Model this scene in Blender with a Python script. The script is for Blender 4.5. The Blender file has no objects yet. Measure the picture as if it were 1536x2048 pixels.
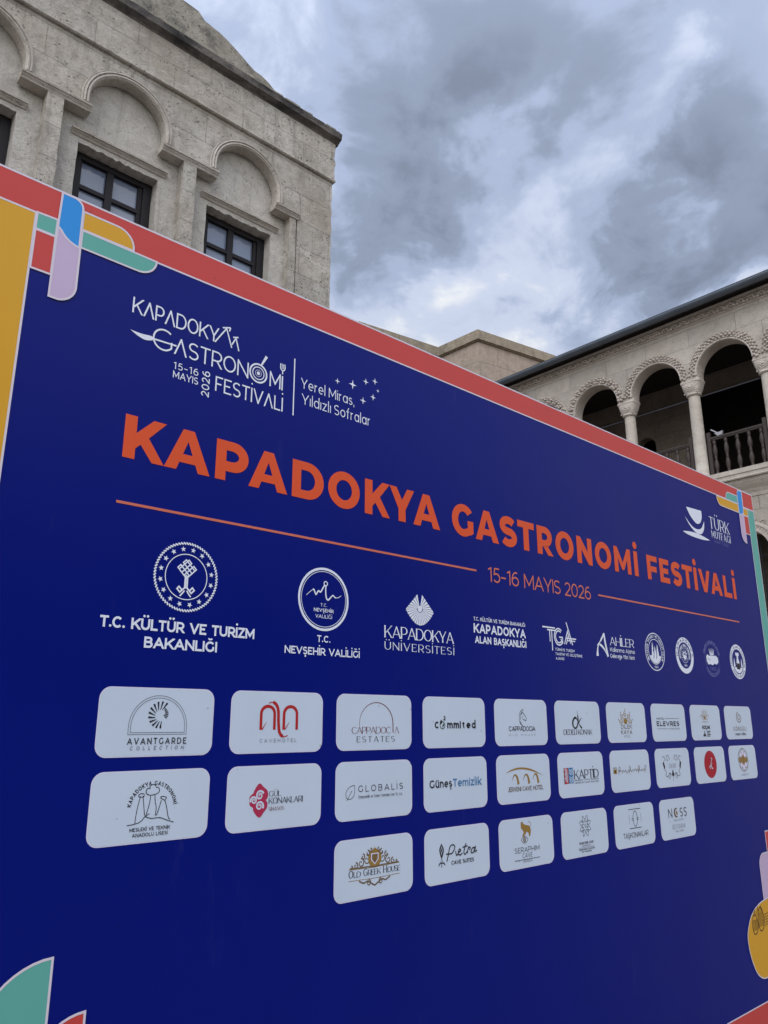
import bpy, bmesh, math, random
from mathutils import Vector, Matrix
R = math.radians
PI = math.pi
SC = bpy.context.scene
COL = SC.collection
random.seed(7)

# ------------------------------------------------------------------ camera
CAM_YAW, CAM_PITCH, EYE = 41.9995, 15.3797, 1.6
cam = bpy.data.cameras.new("camera")
camo = bpy.data.objects.new("camera", cam)
COL.objects.link(camo)
camo.location = (0, 0, EYE)
camo.rotation_euler = (R(90 + CAM_PITCH), 0, R(-CAM_YAW))
cam.sensor_fit = 'VERTICAL'
cam.sensor_height = 36.0
cam.lens = 36.0 * 1536.62 / 2048
cam.clip_start = 0.05
cam.clip_end = 2000
SC.camera = camo

# ------------------------------------------------------------------ exposure
SC.view_settings.view_transform = 'Standard'
SC.view_settings.look = 'None'
SC.view_settings.exposure = 0.0
SC.view_settings.gamma = 1.0

# ------------------------------------------------------------------ sun and sky
SUN_AZ, SUN_EL = -122.0, 50.0          # azimuth from +Y towards +X, elevation: behind and left of the viewer
sun_dir = Vector((math.sin(R(SUN_AZ)) * math.cos(R(SUN_EL)), math.cos(R(SUN_AZ)) * math.cos(R(SUN_EL)), math.sin(R(SUN_EL))))
sl = bpy.data.lights.new("sun", 'SUN')
sl.energy = 1.75
sl.angle = R(40)
sl.color = (1.0, 0.975, 0.94)
so = bpy.data.objects.new("sun", sl)
COL.objects.link(so)
so.rotation_euler = (-sun_dir).to_track_quat('-Z', 'Y').to_euler()
so.location = sun_dir * 60

world = bpy.data.worlds.new("World")
SC.world = world
world.use_nodes = True


def build_world():
    nt = world.node_tree
    N, L = nt.nodes, nt.links
    N.clear()
    def nd(t, **kw):
        n = N.new(t)
        for k, v in kw.items():
            setattr(n, k, v)
        return n
    def math_(op, a, b=None, c=None, clamp=False):
        n = nd('ShaderNodeMath', operation=op)
        n.use_clamp = clamp
        for i, v in enumerate((a, b, c)):
            if v is None:
                continue
            if isinstance(v, (int, float)):
                n.inputs[i].default_value = v
            else:
                L.new(v, n.inputs[i])
        return n.outputs[0]
    out = nd('ShaderNodeOutputWorld')
    bg = nd('ShaderNodeBackground')
    L.new(bg.outputs[0], out.inputs[0])
    tc = nd('ShaderNodeTexCoord')
    sep = nd('ShaderNodeSeparateXYZ')
    L.new(tc.outputs['Generated'], sep.inputs[0])
    zz = math_('MAXIMUM', sep.outputs[2], 0.02)
    den = math_('ADD', zz, 0.22)
    px = math_('DIVIDE', sep.outputs[0], den)
    py = math_('DIVIDE', sep.outputs[1], den)
    comb = nd('ShaderNodeCombineXYZ')
    L.new(px, comb.inputs[0]); L.new(py, comb.inputs[1])

    def noise(scale, detail, rough, dist, off, flat=True):
        mp = nd('ShaderNodeMapping')
        mp.inputs['Location'].default_value = off
        mp.inputs['Scale'].default_value = (1, 1, 1) if flat else (1, 1, 1.5)
        L.new(comb.outputs[0] if flat else tc.outputs['Generated'], mp.inputs[0])
        n = nd('ShaderNodeTexNoise')
        n.inputs['Scale'].default_value = scale
        n.inputs['Detail'].default_value = detail
        n.inputs['Roughness'].default_value = rough
        n.inputs['Distortion'].default_value = dist
        L.new(mp.outputs[0], n.inputs['Vector'])
        return n.outputs[0]
    n1 = noise(3.1, 9, 0.55, 0.25, (3.1, 1.7, 0), False)
    n2 = noise(8.5, 8, 0.58, 0.35, (7.3, -2.2, 4), False)
    n3 = noise(0.8, 4, 0.5, 0.2, (0.4, 5.0, 9))

    # slowly varying cloud banks: (direction, sharpness, weight)
    tot = None
    for (dx, dy, dz), sharp, wgt in CLOUD_BANKS:
        v = Vector((dx, dy, dz)).normalized()
        dp = nd('ShaderNodeVectorMath', operation='DOT_PRODUCT')
        dp.inputs[1].default_value = v
        # wobble the direction with noise so that the banks get ragged edges
        L.new(WOB(nd, L, tc, n1, n2), dp.inputs[0])
        e = math_('POWER', math_('MAXIMUM', dp.outputs['Value'], 0.0), sharp)
        e = math_('MULTIPLY', e, wgt)
        tot = e if tot is None else math_('ADD', tot, e)
    a = math_('MULTIPLY_ADD', n1, 1.5, -0.75)
    b = math_('MULTIPLY_ADD', n2, 0.85, -0.425)
    c = math_('MULTIPLY_ADD', n3, 0.30, -0.15)
    s = math_('ADD', math_('ADD', a, b), c)
    hz = math_('POWER', math_('SUBTRACT', 1.0, zz), 3.0)      # paler towards the horizon
    s = math_('ADD', s, math_('MULTIPLY', hz, 0.95))
    s = math_('ADD', s, math_('ADD', tot, 0.565))
    ramp = nd('ShaderNodeValToRGB')
    cr = ramp.color_ramp
    cr.interpolation = 'EASE'
    cr.elements[0].position = 0.0; cr.elements[0].color = (0.20, 0.235, 0.315, 1)
    cr.elements[1].position = 1.0; cr.elements[1].color = (0.95, 0.955, 0.93, 1)
    for p, col in ((0.22, (0.27, 0.32, 0.43, 1)), (0.42, (0.385, 0.455, 0.62, 1)), (0.66, (0.58, 0.645, 0.80, 1))):
        el = cr.elements.new(p); el.color = col
    L.new(s, ramp.inputs[0])
    sky = nd('ShaderNodeTexSky')
    sky.sky_type = 'NISHITA'
    sky.sun_disc = False
    sky.sun_elevation = R(SUN_EL)
    sky.sun_rotation = R(SUN_AZ)
    skm = nd('ShaderNodeVectorMath', operation='SCALE')
    skm.inputs['Scale'].default_value = 0.11
    L.new(sky.outputs[0], skm.inputs[0])
    cover = math_('MULTIPLY_ADD', n3, 0.25, 0.78, clamp=True)
    mix = nd('ShaderNodeMix', data_type='RGBA')
    L.new(cover, mix.inputs[0])
    L.new(skm.outputs[0], mix.inputs[6]); L.new(ramp.outputs[0], mix.inputs[7])
    # thinner, brighter cloud on the side where the sun stands
    dp = nd('ShaderNodeVectorMath', operation='DOT_PRODUCT')
    dp.inputs[1].default_value = sun_dir
    L.new(tc.outputs['Generated'], dp.inputs[0])
    g = math_('POWER', math_('MAXIMUM', math_('MULTIPLY_ADD', dp.outputs['Value'], 0.5, 0.5), 0.0), 3.0)
    g = math_('MULTIPLY_ADD', g, SUN_SIDE, 1.0)
    sc_ = nd('ShaderNodeVectorMath', operation='SCALE')
    L.new(mix.outputs[2], sc_.inputs[0]); L.new(g, sc_.inputs['Scale'])
    L.new(sc_.outputs[0], bg.inputs[0])
    bg.inputs[1].default_value = 1.0


def WOB(nd, L, tc, n1, n2):
    if 'v' in _wob:
        return _wob['v']
    cmb = nd('ShaderNodeCombineXYZ')
    for i, n in enumerate((n1, n2, n1)):
        m = nd('ShaderNodeMath', operation='MULTIPLY_ADD')
        m.inputs[1].default_value = (0.5, 0.3, -0.45)[i]
        m.inputs[2].default_value = (-0.25, -0.15, 0.225)[i]
        L.new(n, m.inputs[0]); L.new(m.outputs[0], cmb.inputs[i])
    ad = nd('ShaderNodeVectorMath', operation='ADD')
    L.new(tc.outputs['Generated'], ad.inputs[0]); L.new(cmb.outputs[0], ad.inputs[1])
    nm = nd('ShaderNodeVectorMath', operation='NORMALIZE')
    L.new(ad.outputs[0], nm.inputs[0])
    _wob['v'] = nm.outputs[0]
    return _wob['v']


_wob = {}
SUN_SIDE = 1.6
CLOUD_BANKS = [((.576, .557, .599), 90, -.40), ((.518, .522, .678), 60, -.22), ((.547, .409, .731), 200, -.24),
               ((.695, .287, .659), 220, -.42), ((.759, .384, .526), 150, -.54), ((.788, .283, .546), 200, -.30),
               ((.632, .478, .610), 120, .28), ((.642, .305, .703), 300, .26), ((.683, .361, .635), 500, .20), ((.585, .62, .522), 90, .22), ((.534, .657, .532), 120, .16), ((.811, .336, .479), 330, .62), ((.741, .290, .606), 700, .16)]
build_world()

# ------------------------------------------------------------------ naming helpers
def put(o, parent=None):
    COL.objects.link(o)
    if parent is not None:
        o.parent = parent
    return o

def thing(name, label, cat, group=None, loc=(0, 0, 0)):
    o = bpy.data.objects.new(name, None)
    o.empty_display_size = 0.3
    o.location = loc
    put(o)
    o['label'] = label
    o['category'] = cat
    if group:
        o['group'] = group
    return o

def mesh_obj(name, bm, mats, parent=None, smooth=False, label=None):
    me = bpy.data.meshes.new(name)
    bm.to_mesh(me)
    bm.free()
    if not isinstance(mats, (list, tuple)):
        mats = [mats]
    for m in mats:
        me.materials.append(m)
    if smooth:
        for p in me.polygons:
            p.use_smooth = True
    o = bpy.data.objects.new(name, me)
    put(o, parent)
    if parent is not None and parent.type == 'EMPTY':
        o.matrix_parent_inverse = Matrix.Translation(-parent.location)
    if label:
        o['label'] = label
    return o

# ------------------------------------------------------------------ materials
def node_mat(name):
    m = bpy.data.materials.new(name)
    m.use_nodes = True
    nt = m.node_tree
    return m, nt, nt.nodes['Principled BSDF']

def ink(name, col, rough=0.36, spec=0.25):
    """printed vinyl: an even ink with the faintest grain and a soft uneven sheen"""
    m, nt, b = node_mat(name)
    N, L = nt.nodes, nt.links
    tc = N.new('ShaderNodeTexCoord')
    n = N.new('ShaderNodeTexNoise'); n.inputs['Scale'].default_value = 3.0; n.inputs['Detail'].default_value = 6
    L.new(tc.outputs['Object'], n.inputs['Vector'])
    mx = N.new('ShaderNodeMix'); mx.data_type = 'RGBA'
    mx.inputs[6].default_value = tuple(c * 0.93 for c in col) + (1,)
    mx.inputs[7].default_value = tuple(min(1, c * 1.06) for c in col) + (1,)
    L.new(n.outputs[0], mx.inputs[0])
    mr = N.new('ShaderNodeMapRange'); mr.inputs['To Min'].default_value = rough - 0.06; mr.inputs['To Max'].default_value = rough + 0.08
    L.new(n.outputs[0], mr.inputs[0]); L.new(mr.outputs[0], b.inputs['Roughness'])
    b.inputs['Specular IOR Level'].default_value = spec
    vo = N.new('ShaderNodeTexVoronoi'); vo.inputs['Scale'].default_value = 11.0
    L.new(tc.outputs['Object'], vo.inputs['Vector'])
    sp = N.new('ShaderNodeMapRange'); sp.inputs['From Min'].default_value = 0.022; sp.inputs['From Max'].default_value = 0.05
    sp.inputs['To Min'].default_value = 0.55; sp.inputs['To Max'].default_value = 0.0
    L.new(vo.outputs['Distance'], sp.inputs[0])
    dk = N.new('ShaderNodeMix'); dk.data_type = 'RGBA'; dk.inputs[7].default_value = tuple(c * 0.35 + 0.004 for c in col) + (1,)
    L.new(sp.outputs[0], dk.inputs[0]); L.new(mx.outputs[2], dk.inputs[6])
    mp = N.new('ShaderNodeMapping'); mp.inputs['Scale'].default_value = (9.0, 1.0, 1.6); mp.inputs['Rotation'].default_value = (0, 0.25, 0)
    L.new(tc.outputs['Object'], mp.inputs[0])
    sc = N.new('ShaderNodeTexNoise'); sc.inputs['Scale'].default_value = 1.6; sc.inputs['Detail'].default_value = 8; sc.inputs['Roughness'].default_value = 0.7
    L.new(mp.outputs[0], sc.inputs['Vector'])
    sr = N.new('ShaderNodeMapRange'); sr.inputs['From Min'].default_value = 0.62; sr.inputs['From Max'].default_value = 0.80
    sr.inputs['To Min'].default_value = 0.0; sr.inputs['To Max'].default_value = 0.04
    L.new(sc.outputs[0], sr.inputs[0])
    du = N.new('ShaderNodeMix'); du.data_type = 'RGBA'; du.inputs[7].default_value = (0.30, 0.30, 0.32, 1)
    L.new(sr.outputs[0], du.inputs[0]); L.new(dk.outputs[2], du.inputs[6]); L.new(du.outputs[2], b.inputs['Base Color'])
    n2 = N.new('ShaderNodeTexNoise'); n2.inputs['Scale'].default_value = 1.7; n2.inputs['Detail'].default_value = 3
    L.new(tc.outputs['Object'], n2.inputs['Vector'])
    bp = N.new('ShaderNodeBump'); bp.inputs['Strength'].default_value = 0.25; bp.inputs['Distance'].default_value = 0.01
    L.new(n2.outputs[0], bp.inputs['Height']); L.new(bp.outputs[0], b.inputs['Normal'])
    return m

def stone(name, c1, c2, c3, blocks=None, pores=1.0, stain=None, axis='XZ', mortar=0.55, streak=0.0, tint=0.75, mott=0.35, pscale=17.0, stain_scale=(5.0, 5.0, 0.9)):
    """weathered tuff: large blotches, fine grain, dark pores, optional ashlar joints"""
    m, nt, b = node_mat(name)
    N, L = nt.nodes, nt.links
    b.inputs['Roughness'].default_value = 0.92
    b.inputs['Specular IOR Level'].default_value = 0.15
    tc = N.new('ShaderNodeTexCoord')
    sep = N.new('ShaderNodeSeparateXYZ'); L.new(tc.outputs['Object'], sep.inputs[0])
    cmb = N.new('ShaderNodeCombineXYZ')
    if axis == 'XZ':
        L.new(sep.outputs[0], cmb.inputs[0]); L.new(sep.outputs[2], cmb.inputs[1])
    elif axis == 'YZ':
        L.new(sep.outputs[1], cmb.inputs[0]); L.new(sep.outputs[2], cmb.inputs[1])
    else:
        L.new(sep.outputs[0], cmb.inputs[0]); L.new(sep.outputs[1], cmb.inputs[1])
    def noise(scale, detail, rough=0.55, dist=0.0, vec=None):
        n = N.new('ShaderNodeTexNoise')
        n.inputs['Scale'].default_value = scale; n.inputs['Detail'].default_value = detail
        n.inputs['Roughness'].default_value = rough; n.inputs['Distortion'].default_value = dist
        L.new(vec or tc.outputs['Object'], n.inputs['Vector'])
        return n.outputs[0]
    def mixc(f, a, bb, typ='MIX'):
        x = N.new('ShaderNodeMix'); x.data_type = 'RGBA'; x.blend_type = typ
        for i, v in ((0, f), (6, a), (7, bb)):
            if isinstance(v, (tuple, list)):
                x.inputs[i].default_value = tuple(v) + ((1,) if len(v) == 3 else ())
            elif isinstance(v, (int, float)):
                x.inputs[i].default_value = v
            else:
                L.new(v, x.inputs[i])
        return x.outputs[2]
    def rng(v, a, bb, c=0.0, d=1.0):
        r = N.new('ShaderNodeMapRange'); r.inputs['From Min'].default_value = a; r.inputs['From Max'].default_value = bb
        r.inputs['To Min'].default_value = c; r.inputs['To Max'].default_value = d
        L.new(v, r.inputs[0]); return r.outputs[0]
    big = noise(1.1, 7, 0.6, 0.6)
    med = noise(6.0, 8, 0.65, 0.3)
    fine = noise(45.0, 6, 0.7)
    col = mixc(rng(big, 0.36, 0.64), c1, c2)
    col = mixc(rng(med, 0.48, 0.66, 0, 0.9), col, c3)
    blot = noise(2.6, 8, 0.7, 1.0)
    col = mixc(rng(blot, 0.52, 0.70, 0, mott), col, tuple(c * 0.62 for c in c1))
    col = mixc(rng(blot, 0.44, 0.30, 0, mott), col, tuple(min(1, c * 1.18) for c in c2))
    col = mixc(rng(fine, 0.42, 0.68, 0.0, 0.5), col, tuple(c * 0.55 for c in c1))
    hgt = N.new('ShaderNodeMath'); hgt.operation = 'MULTIPLY_ADD'
    L.new(fine, hgt.inputs[0]); hgt.inputs[1].default_value = 0.35
    L.new(med, hgt.inputs[2])
    hh = hgt.outputs[0]
    # pores
    vo = N.new('ShaderNodeTexVoronoi'); vo.inputs['Scale'].default_value = pscale; vo.feature = 'F1'
    vo.inputs['Randomness'].default_value = 1.0
    dv = N.new('ShaderNodeTexNoise'); dv.inputs['Scale'].default_value = 9.0; dv.inputs['Detail'].default_value = 5
    L.new(tc.outputs['Object'], dv.inputs['Vector'])
    dm = N.new('ShaderNodeVectorMath'); dm.operation = 'MULTIPLY_ADD'
    L.new(dv.outputs['Color'], dm.inputs[0]); dm.inputs[1].default_value = (0.16, 0.16, 0.16); L.new(tc.outputs['Object'], dm.inputs[2])
    L.new(dm.outputs[0], vo.inputs['Vector'])
    clus = noise(3.3, 4, 0.6)
    pm = N.new('ShaderNodeMath'); pm.operation = 'MULTIPLY'
    L.new(rng(vo.outputs['Distance'], 0.08, 0.26, 0.85, 0), pm.inputs[0]); L.new(rng(clus, 0.44, 0.58, 0, pores), pm.inputs[1])
    pm.use_clamp = True
    col = mixc(pm.outputs[0], col, tuple(c * 0.22 for c in c1))
    sub = N.new('ShaderNodeMath'); sub.operation = 'MULTIPLY_ADD'
    L.new(pm.outputs[0], sub.inputs[0]); sub.inputs[1].default_value = -0.9; L.new(hh, sub.inputs[2])
    hh = sub.outputs[0]
    if blocks:
        bw, bh, off = blocks
        wv = N.new('ShaderNodeVectorMath'); wv.operation = 'MULTIPLY_ADD'
        nn = N.new('ShaderNodeTexNoise'); nn.inputs['Scale'].default_value = 2.5
        L.new(tc.outputs['Object'], nn.inputs['Vector'])
        L.new(nn.outputs['Color'], wv.inputs[0]); wv.inputs[1].default_value = (0.03, 0.03, 0.0); L.new(cmb.outputs[0], wv.inputs[2])
        br = N.new('ShaderNodeTexBrick')
        br.offset = 0.5
        br.inputs['Scale'].default_value = 1.0
        br.inputs['Brick Width'].default_value = bw; br.inputs['Row Height'].default_value = bh
        br.inputs['Mortar Size'].default_value = 0.006; br.inputs['Mortar Smooth'].default_value = 0.4
        br.inputs['Color1'].default_value = (0.80, 0.80, 0.80, 1); br.inputs['Color2'].default_value = (1.0, 0.97, 0.94, 1)
        br.inputs['Mortar'].default_value = (0.9, 0.9, 0.9, 1)
        mp = N.new('ShaderNodeMapping'); mp.inputs['Location'].default_value = (off[0], off[1], 0)
        L.new(wv.outputs[0], mp.inputs[0]); L.new(mp.outputs[0], br.inputs['Vector'])
        col = mixc(tint, col, br.outputs['Color'], 'MULTIPLY')
        col = mixc(rng(br.outputs['Fac'], 0, 1, 0, mortar), col, tuple(c * 0.42 for c in c1))
        s2 = N.new('ShaderNodeMath'); s2.operation = 'MULTIPLY_ADD'
        L.new(br.outputs['Fac'], s2.inputs[0]); s2.inputs[1].default_value = -1.2; L.new(hh, s2.inputs[2])
        hh = s2.outputs[0]
    if stain:
        # black lichen and soot streaks, stretched downwards
        mp = N.new('ShaderNodeMapping'); mp.inputs['Scale'].default_value = stain_scale
        L.new(tc.outputs['Object'], mp.inputs[0])
        st = noise(1.3, 7, 0.62, 0.4, mp.outputs[0])
        col = mixc(rng(st, stain[0], stain[1], 0, stain[2]), col, (0.022, 0.021, 0.022))
    if streak:
        mp = N.new('ShaderNodeMapping'); mp.inputs['Scale'].default_value = (7.0, 7.0, 0.35)
        L.new(tc.outputs['Object'], mp.inputs[0])
        st = noise(1.0, 5, 0.6, 0.2, mp.outputs[0])
        col = mixc(rng(st, 0.54, 0.75, 0, streak), col, tuple(c * 0.42 for c in c1))
    L.new(col, b.inputs['Base Color'])
    bp = N.new('ShaderNodeBump'); bp.inputs['Strength'].default_value = 0.75; bp.inputs['Distance'].default_value = 0.035
    L.new(hh, bp.inputs['Height']); L.new(bp.outputs[0], b.inputs['Normal'])
    return m

def plain(name, col, rough=0.6, metal=0.0, spec=0.4, var=0.25, scale=8.0, bump=0.1, stretch=None):
    m, nt, b = node_mat(name)
    N, L = nt.nodes, nt.links
    tc = N.new('ShaderNodeTexCoord')
    n = N.new('ShaderNodeTexNoise'); n.inputs['Scale'].default_value = scale; n.inputs['Detail'].default_value = 7
    if stretch:
        mp = N.new('ShaderNodeMapping'); mp.inputs['Scale'].default_value = stretch
        L.new(tc.outputs['Object'], mp.inputs[0]); L.new(mp.outputs[0], n.inputs['Vector'])
    else:
        L.new(tc.outputs['Object'], n.inputs['Vector'])
    mx = N.new('ShaderNodeMix'); mx.data_type = 'RGBA'
    mx.inputs[6].default_value = tuple(c * (1 - var) for c in col) + (1,)
    mx.inputs[7].default_value = tuple(min(1, c * (1 + var)) for c in col) + (1,)
    L.new(n.outputs[0], mx.inputs[0]); L.new(mx.outputs[2], b.inputs['Base Color'])
    b.inputs['Roughness'].default_value = rough
    b.inputs['Metallic'].default_value = metal
    b.inputs['Specular IOR Level'].default_value = spec
    bp = N.new('ShaderNodeBump'); bp.inputs['Strength'].default_value = bump; bp.inputs['Distance'].default_value = 0.01
    L.new(n.outputs[0], bp.inputs['Height']); L.new(bp.outputs[0], b.inputs['Normal'])
    return m

M = {}
M['navy'] = ink('navy ink', (0.0004, 0.0065, 0.165), 0.33, 0.15)
M['white'] = ink('white ink', (0.75, 0.785, 0.88))
M['line'] = ink('pale outline ink', (0.66, 0.60, 0.68))
M['card'] = ink('card ink', (0.55, 0.63, 0.74))
M['cardrim'] = ink('card rim ink', (0.66, 0.63, 0.80))
M['orange'] = ink('orange ink', (0.70, 0.088, 0.024))
M['rule'] = ink('salmon ink', (0.62, 0.16, 0.10))
M['red'] = ink('red ink', (0.55, 0.060, 0.052))
M['yellow'] = ink('yellow ink', (0.66, 0.34, 0.022))
M['teal'] = ink('teal ink', (0.12, 0.40, 0.34))
M['azure'] = ink('azure ink', (0.025, 0.27, 0.70))
M['lilac'] = ink('lilac ink', (0.55, 0.42, 0.60))
M['mauve'] = ink('faded lilac ink', (0.17, 0.18, 0.45))
M['black'] = ink('black ink', (0.018, 0.018, 0.024))
M['grey'] = ink('grey ink', (0.18, 0.20, 0.24))
M['pale'] = ink('pale grey ink', (0.30, 0.33, 0.38))
M['logored'] = ink('logo red ink', (0.42, 0.022, 0.022))
M['crimson'] = ink('crimson ink', (0.38, 0.008, 0.022))
M['rose'] = ink('rose ink', (0.42, 0.03, 0.08))
M['bordeaux'] = ink('dark red ink', (0.16, 0.03, 0.03))
M['gold'] = ink('gold ink', (0.30, 0.18, 0.045))
M['bronze'] = ink('bronze ink', (0.15, 0.10, 0.05))
M['sky'] = ink('blue lettering ink', (0.025, 0.17, 0.38))
M['green'] = ink('green ink', (0.06, 0.12, 0.06))

# ------------------------------------------------------------------ flat printing on the board (X along, Z up)
BOARD_Y = 2.0
LAYER, STEP = 0.0007, 0.00005
class Print:
    """collects flat printed shapes; each later shape lies a hair in front of the earlier ones"""
    def __init__(self, layer):
        self.bm = bmesh.new()
        self.d = 0.0008 + LAYER * layer
        self.i = 0
        self.mats = []
        self.cur = 0
    def mat(self, m):
        if m not in self.mats:
            self.mats.append(m)
        self.cur = self.mats.index(m)
        return self
    def bump(self):
        self.i = (self.i + 1) % 11
    def poly(self, pts, step=True):
        if len(pts) < 3:
            return
        y = BOARD_Y - self.d - STEP * self.i
        vs = [self.bm.verts.new((p[0], y, p[1])) for p in pts]
        try:
            f = self.bm.faces.new(vs)
        except ValueError:
            return
        f.normal_update()
        if f.normal.y > 0:
            f.normal_flip()
        f.material_index = self.cur
        if step:
            self.bump()
    def ribbon(self, pts, w, closed=False, clip=None, step=True, fn=None):
        """constant or varying width line with mitred joints"""
        n = len(pts)
        if n < 2:
            return
        ws = w if isinstance(w, (list, tuple)) else [w] * n
        L, Rr = [], []
        for i in range(n):
            p = Vector(pts[i])
            if closed:
                a, b = Vector(pts[i - 1]), Vector(pts[(i + 1) % n])
            else:
                a, b = Vector(pts[max(i - 1, 0)]), Vector(pts[min(i + 1, n - 1)])
            d1 = (p - a); d2 = (b - p)
            if d1.length < 1e-9: d1 = d2
            if d2.length < 1e-9: d2 = d1
            d1 = d1.normalized(); d2 = d2.normalized()
            n1 = Vector((-d1.y, d1.x)); n2 = Vector((-d2.y, d2.x))
            m = n1 + n2
            if m.length < 1e-6:
                m = n1
            m.normalize()
            k = max(0.26 if clip else 0.38, m.dot(n1))
            o = m * (ws[i] * 0.5 / k)
            L.append(p + o); Rr.append(p - o)
        rng = range(n if closed else n - 1)
        for i in rng:
            j = (i + 1) % n
            q = [tuple(L[i]), tuple(L[j]), tuple(Rr[j]), tuple(Rr[i])]
            if clip:
                q = clip_y(q, clip[0], clip[1])
            if len(q) >= 3:
                if fn:
                    q = [fn(*a) for a in q]
                self.poly(q, False)
        if step:
            self.bump()
    def build(self, name, parent, label=None):
        o = mesh_obj(name, self.bm, [M[m] for m in self.mats] or [M['white']], parent, label=label)
        return o

def clip_y(poly, lo, hi):
    for lim, s in ((lo, 1), (hi, -1)):
        out = []
        for i in range(len(poly)):
            a, b = poly[i - 1], poly[i]
            ia, ib = s * (a[1] - lim) >= -1e-9, s * (b[1] - lim) >= -1e-9
            if ia != ib:
                t = (lim - a[1]) / (b[1] - a[1])
                out.append((a[0] + t * (b[0] - a[0]), lim))
            if ib:
                out.append(b)
        poly = out
        if not poly:
            break
    return poly

def arc(cx, cy, rx, ry, a0, a1, n=10):
    return [(cx + rx * math.cos(R(a0 + (a1 - a0) * i / n)), cy + ry * math.sin(R(a0 + (a1 - a0) * i / n))) for i in range(n + 1)]

def smooth(pts, n=6):
    """Catmull-Rom through points"""
    out = []
    P = [pts[0]] + list(pts) + [pts[-1]]
    for i in range(1, len(P) - 2):
        p0, p1, p2, p3 = P[i - 1], P[i], P[i + 1], P[i + 2]
        for k in range(n):
            t = k / n
            out.append(tuple(0.5 * (2 * p1[c] + (p2[c] - p0[c]) * t + (2 * p0[c] - 5 * p1[c] + 4 * p2[c] - p3[c]) * t * t + (3 * p1[c] - p0[c] - 3 * p2[c] + p3[c]) * t ** 3) for c in (0, 1)))
    out.append(tuple(pts[-1]))
    return out

def rrect(x0, z0, x1, z1, r, n=7):
    if not isinstance(r, (list, tuple)):
        r = [r] * 4                        # tl, tr, br, bl
    p = []
    for (cx, cz, a, rr) in ((x0 + r[0], z1 - r[0], 180, r[0]), (x1 - r[1], z1 - r[1], 90, r[1]), (x1 - r[2], z0 + r[2], 0, r[2]), (x0 + r[3], z0 + r[3], -90, r[3])):
        p += arc(cx, cz, rr, rr, a, a - 90, n) if rr > 0 else [(cx, cz)]
    return p

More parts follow.
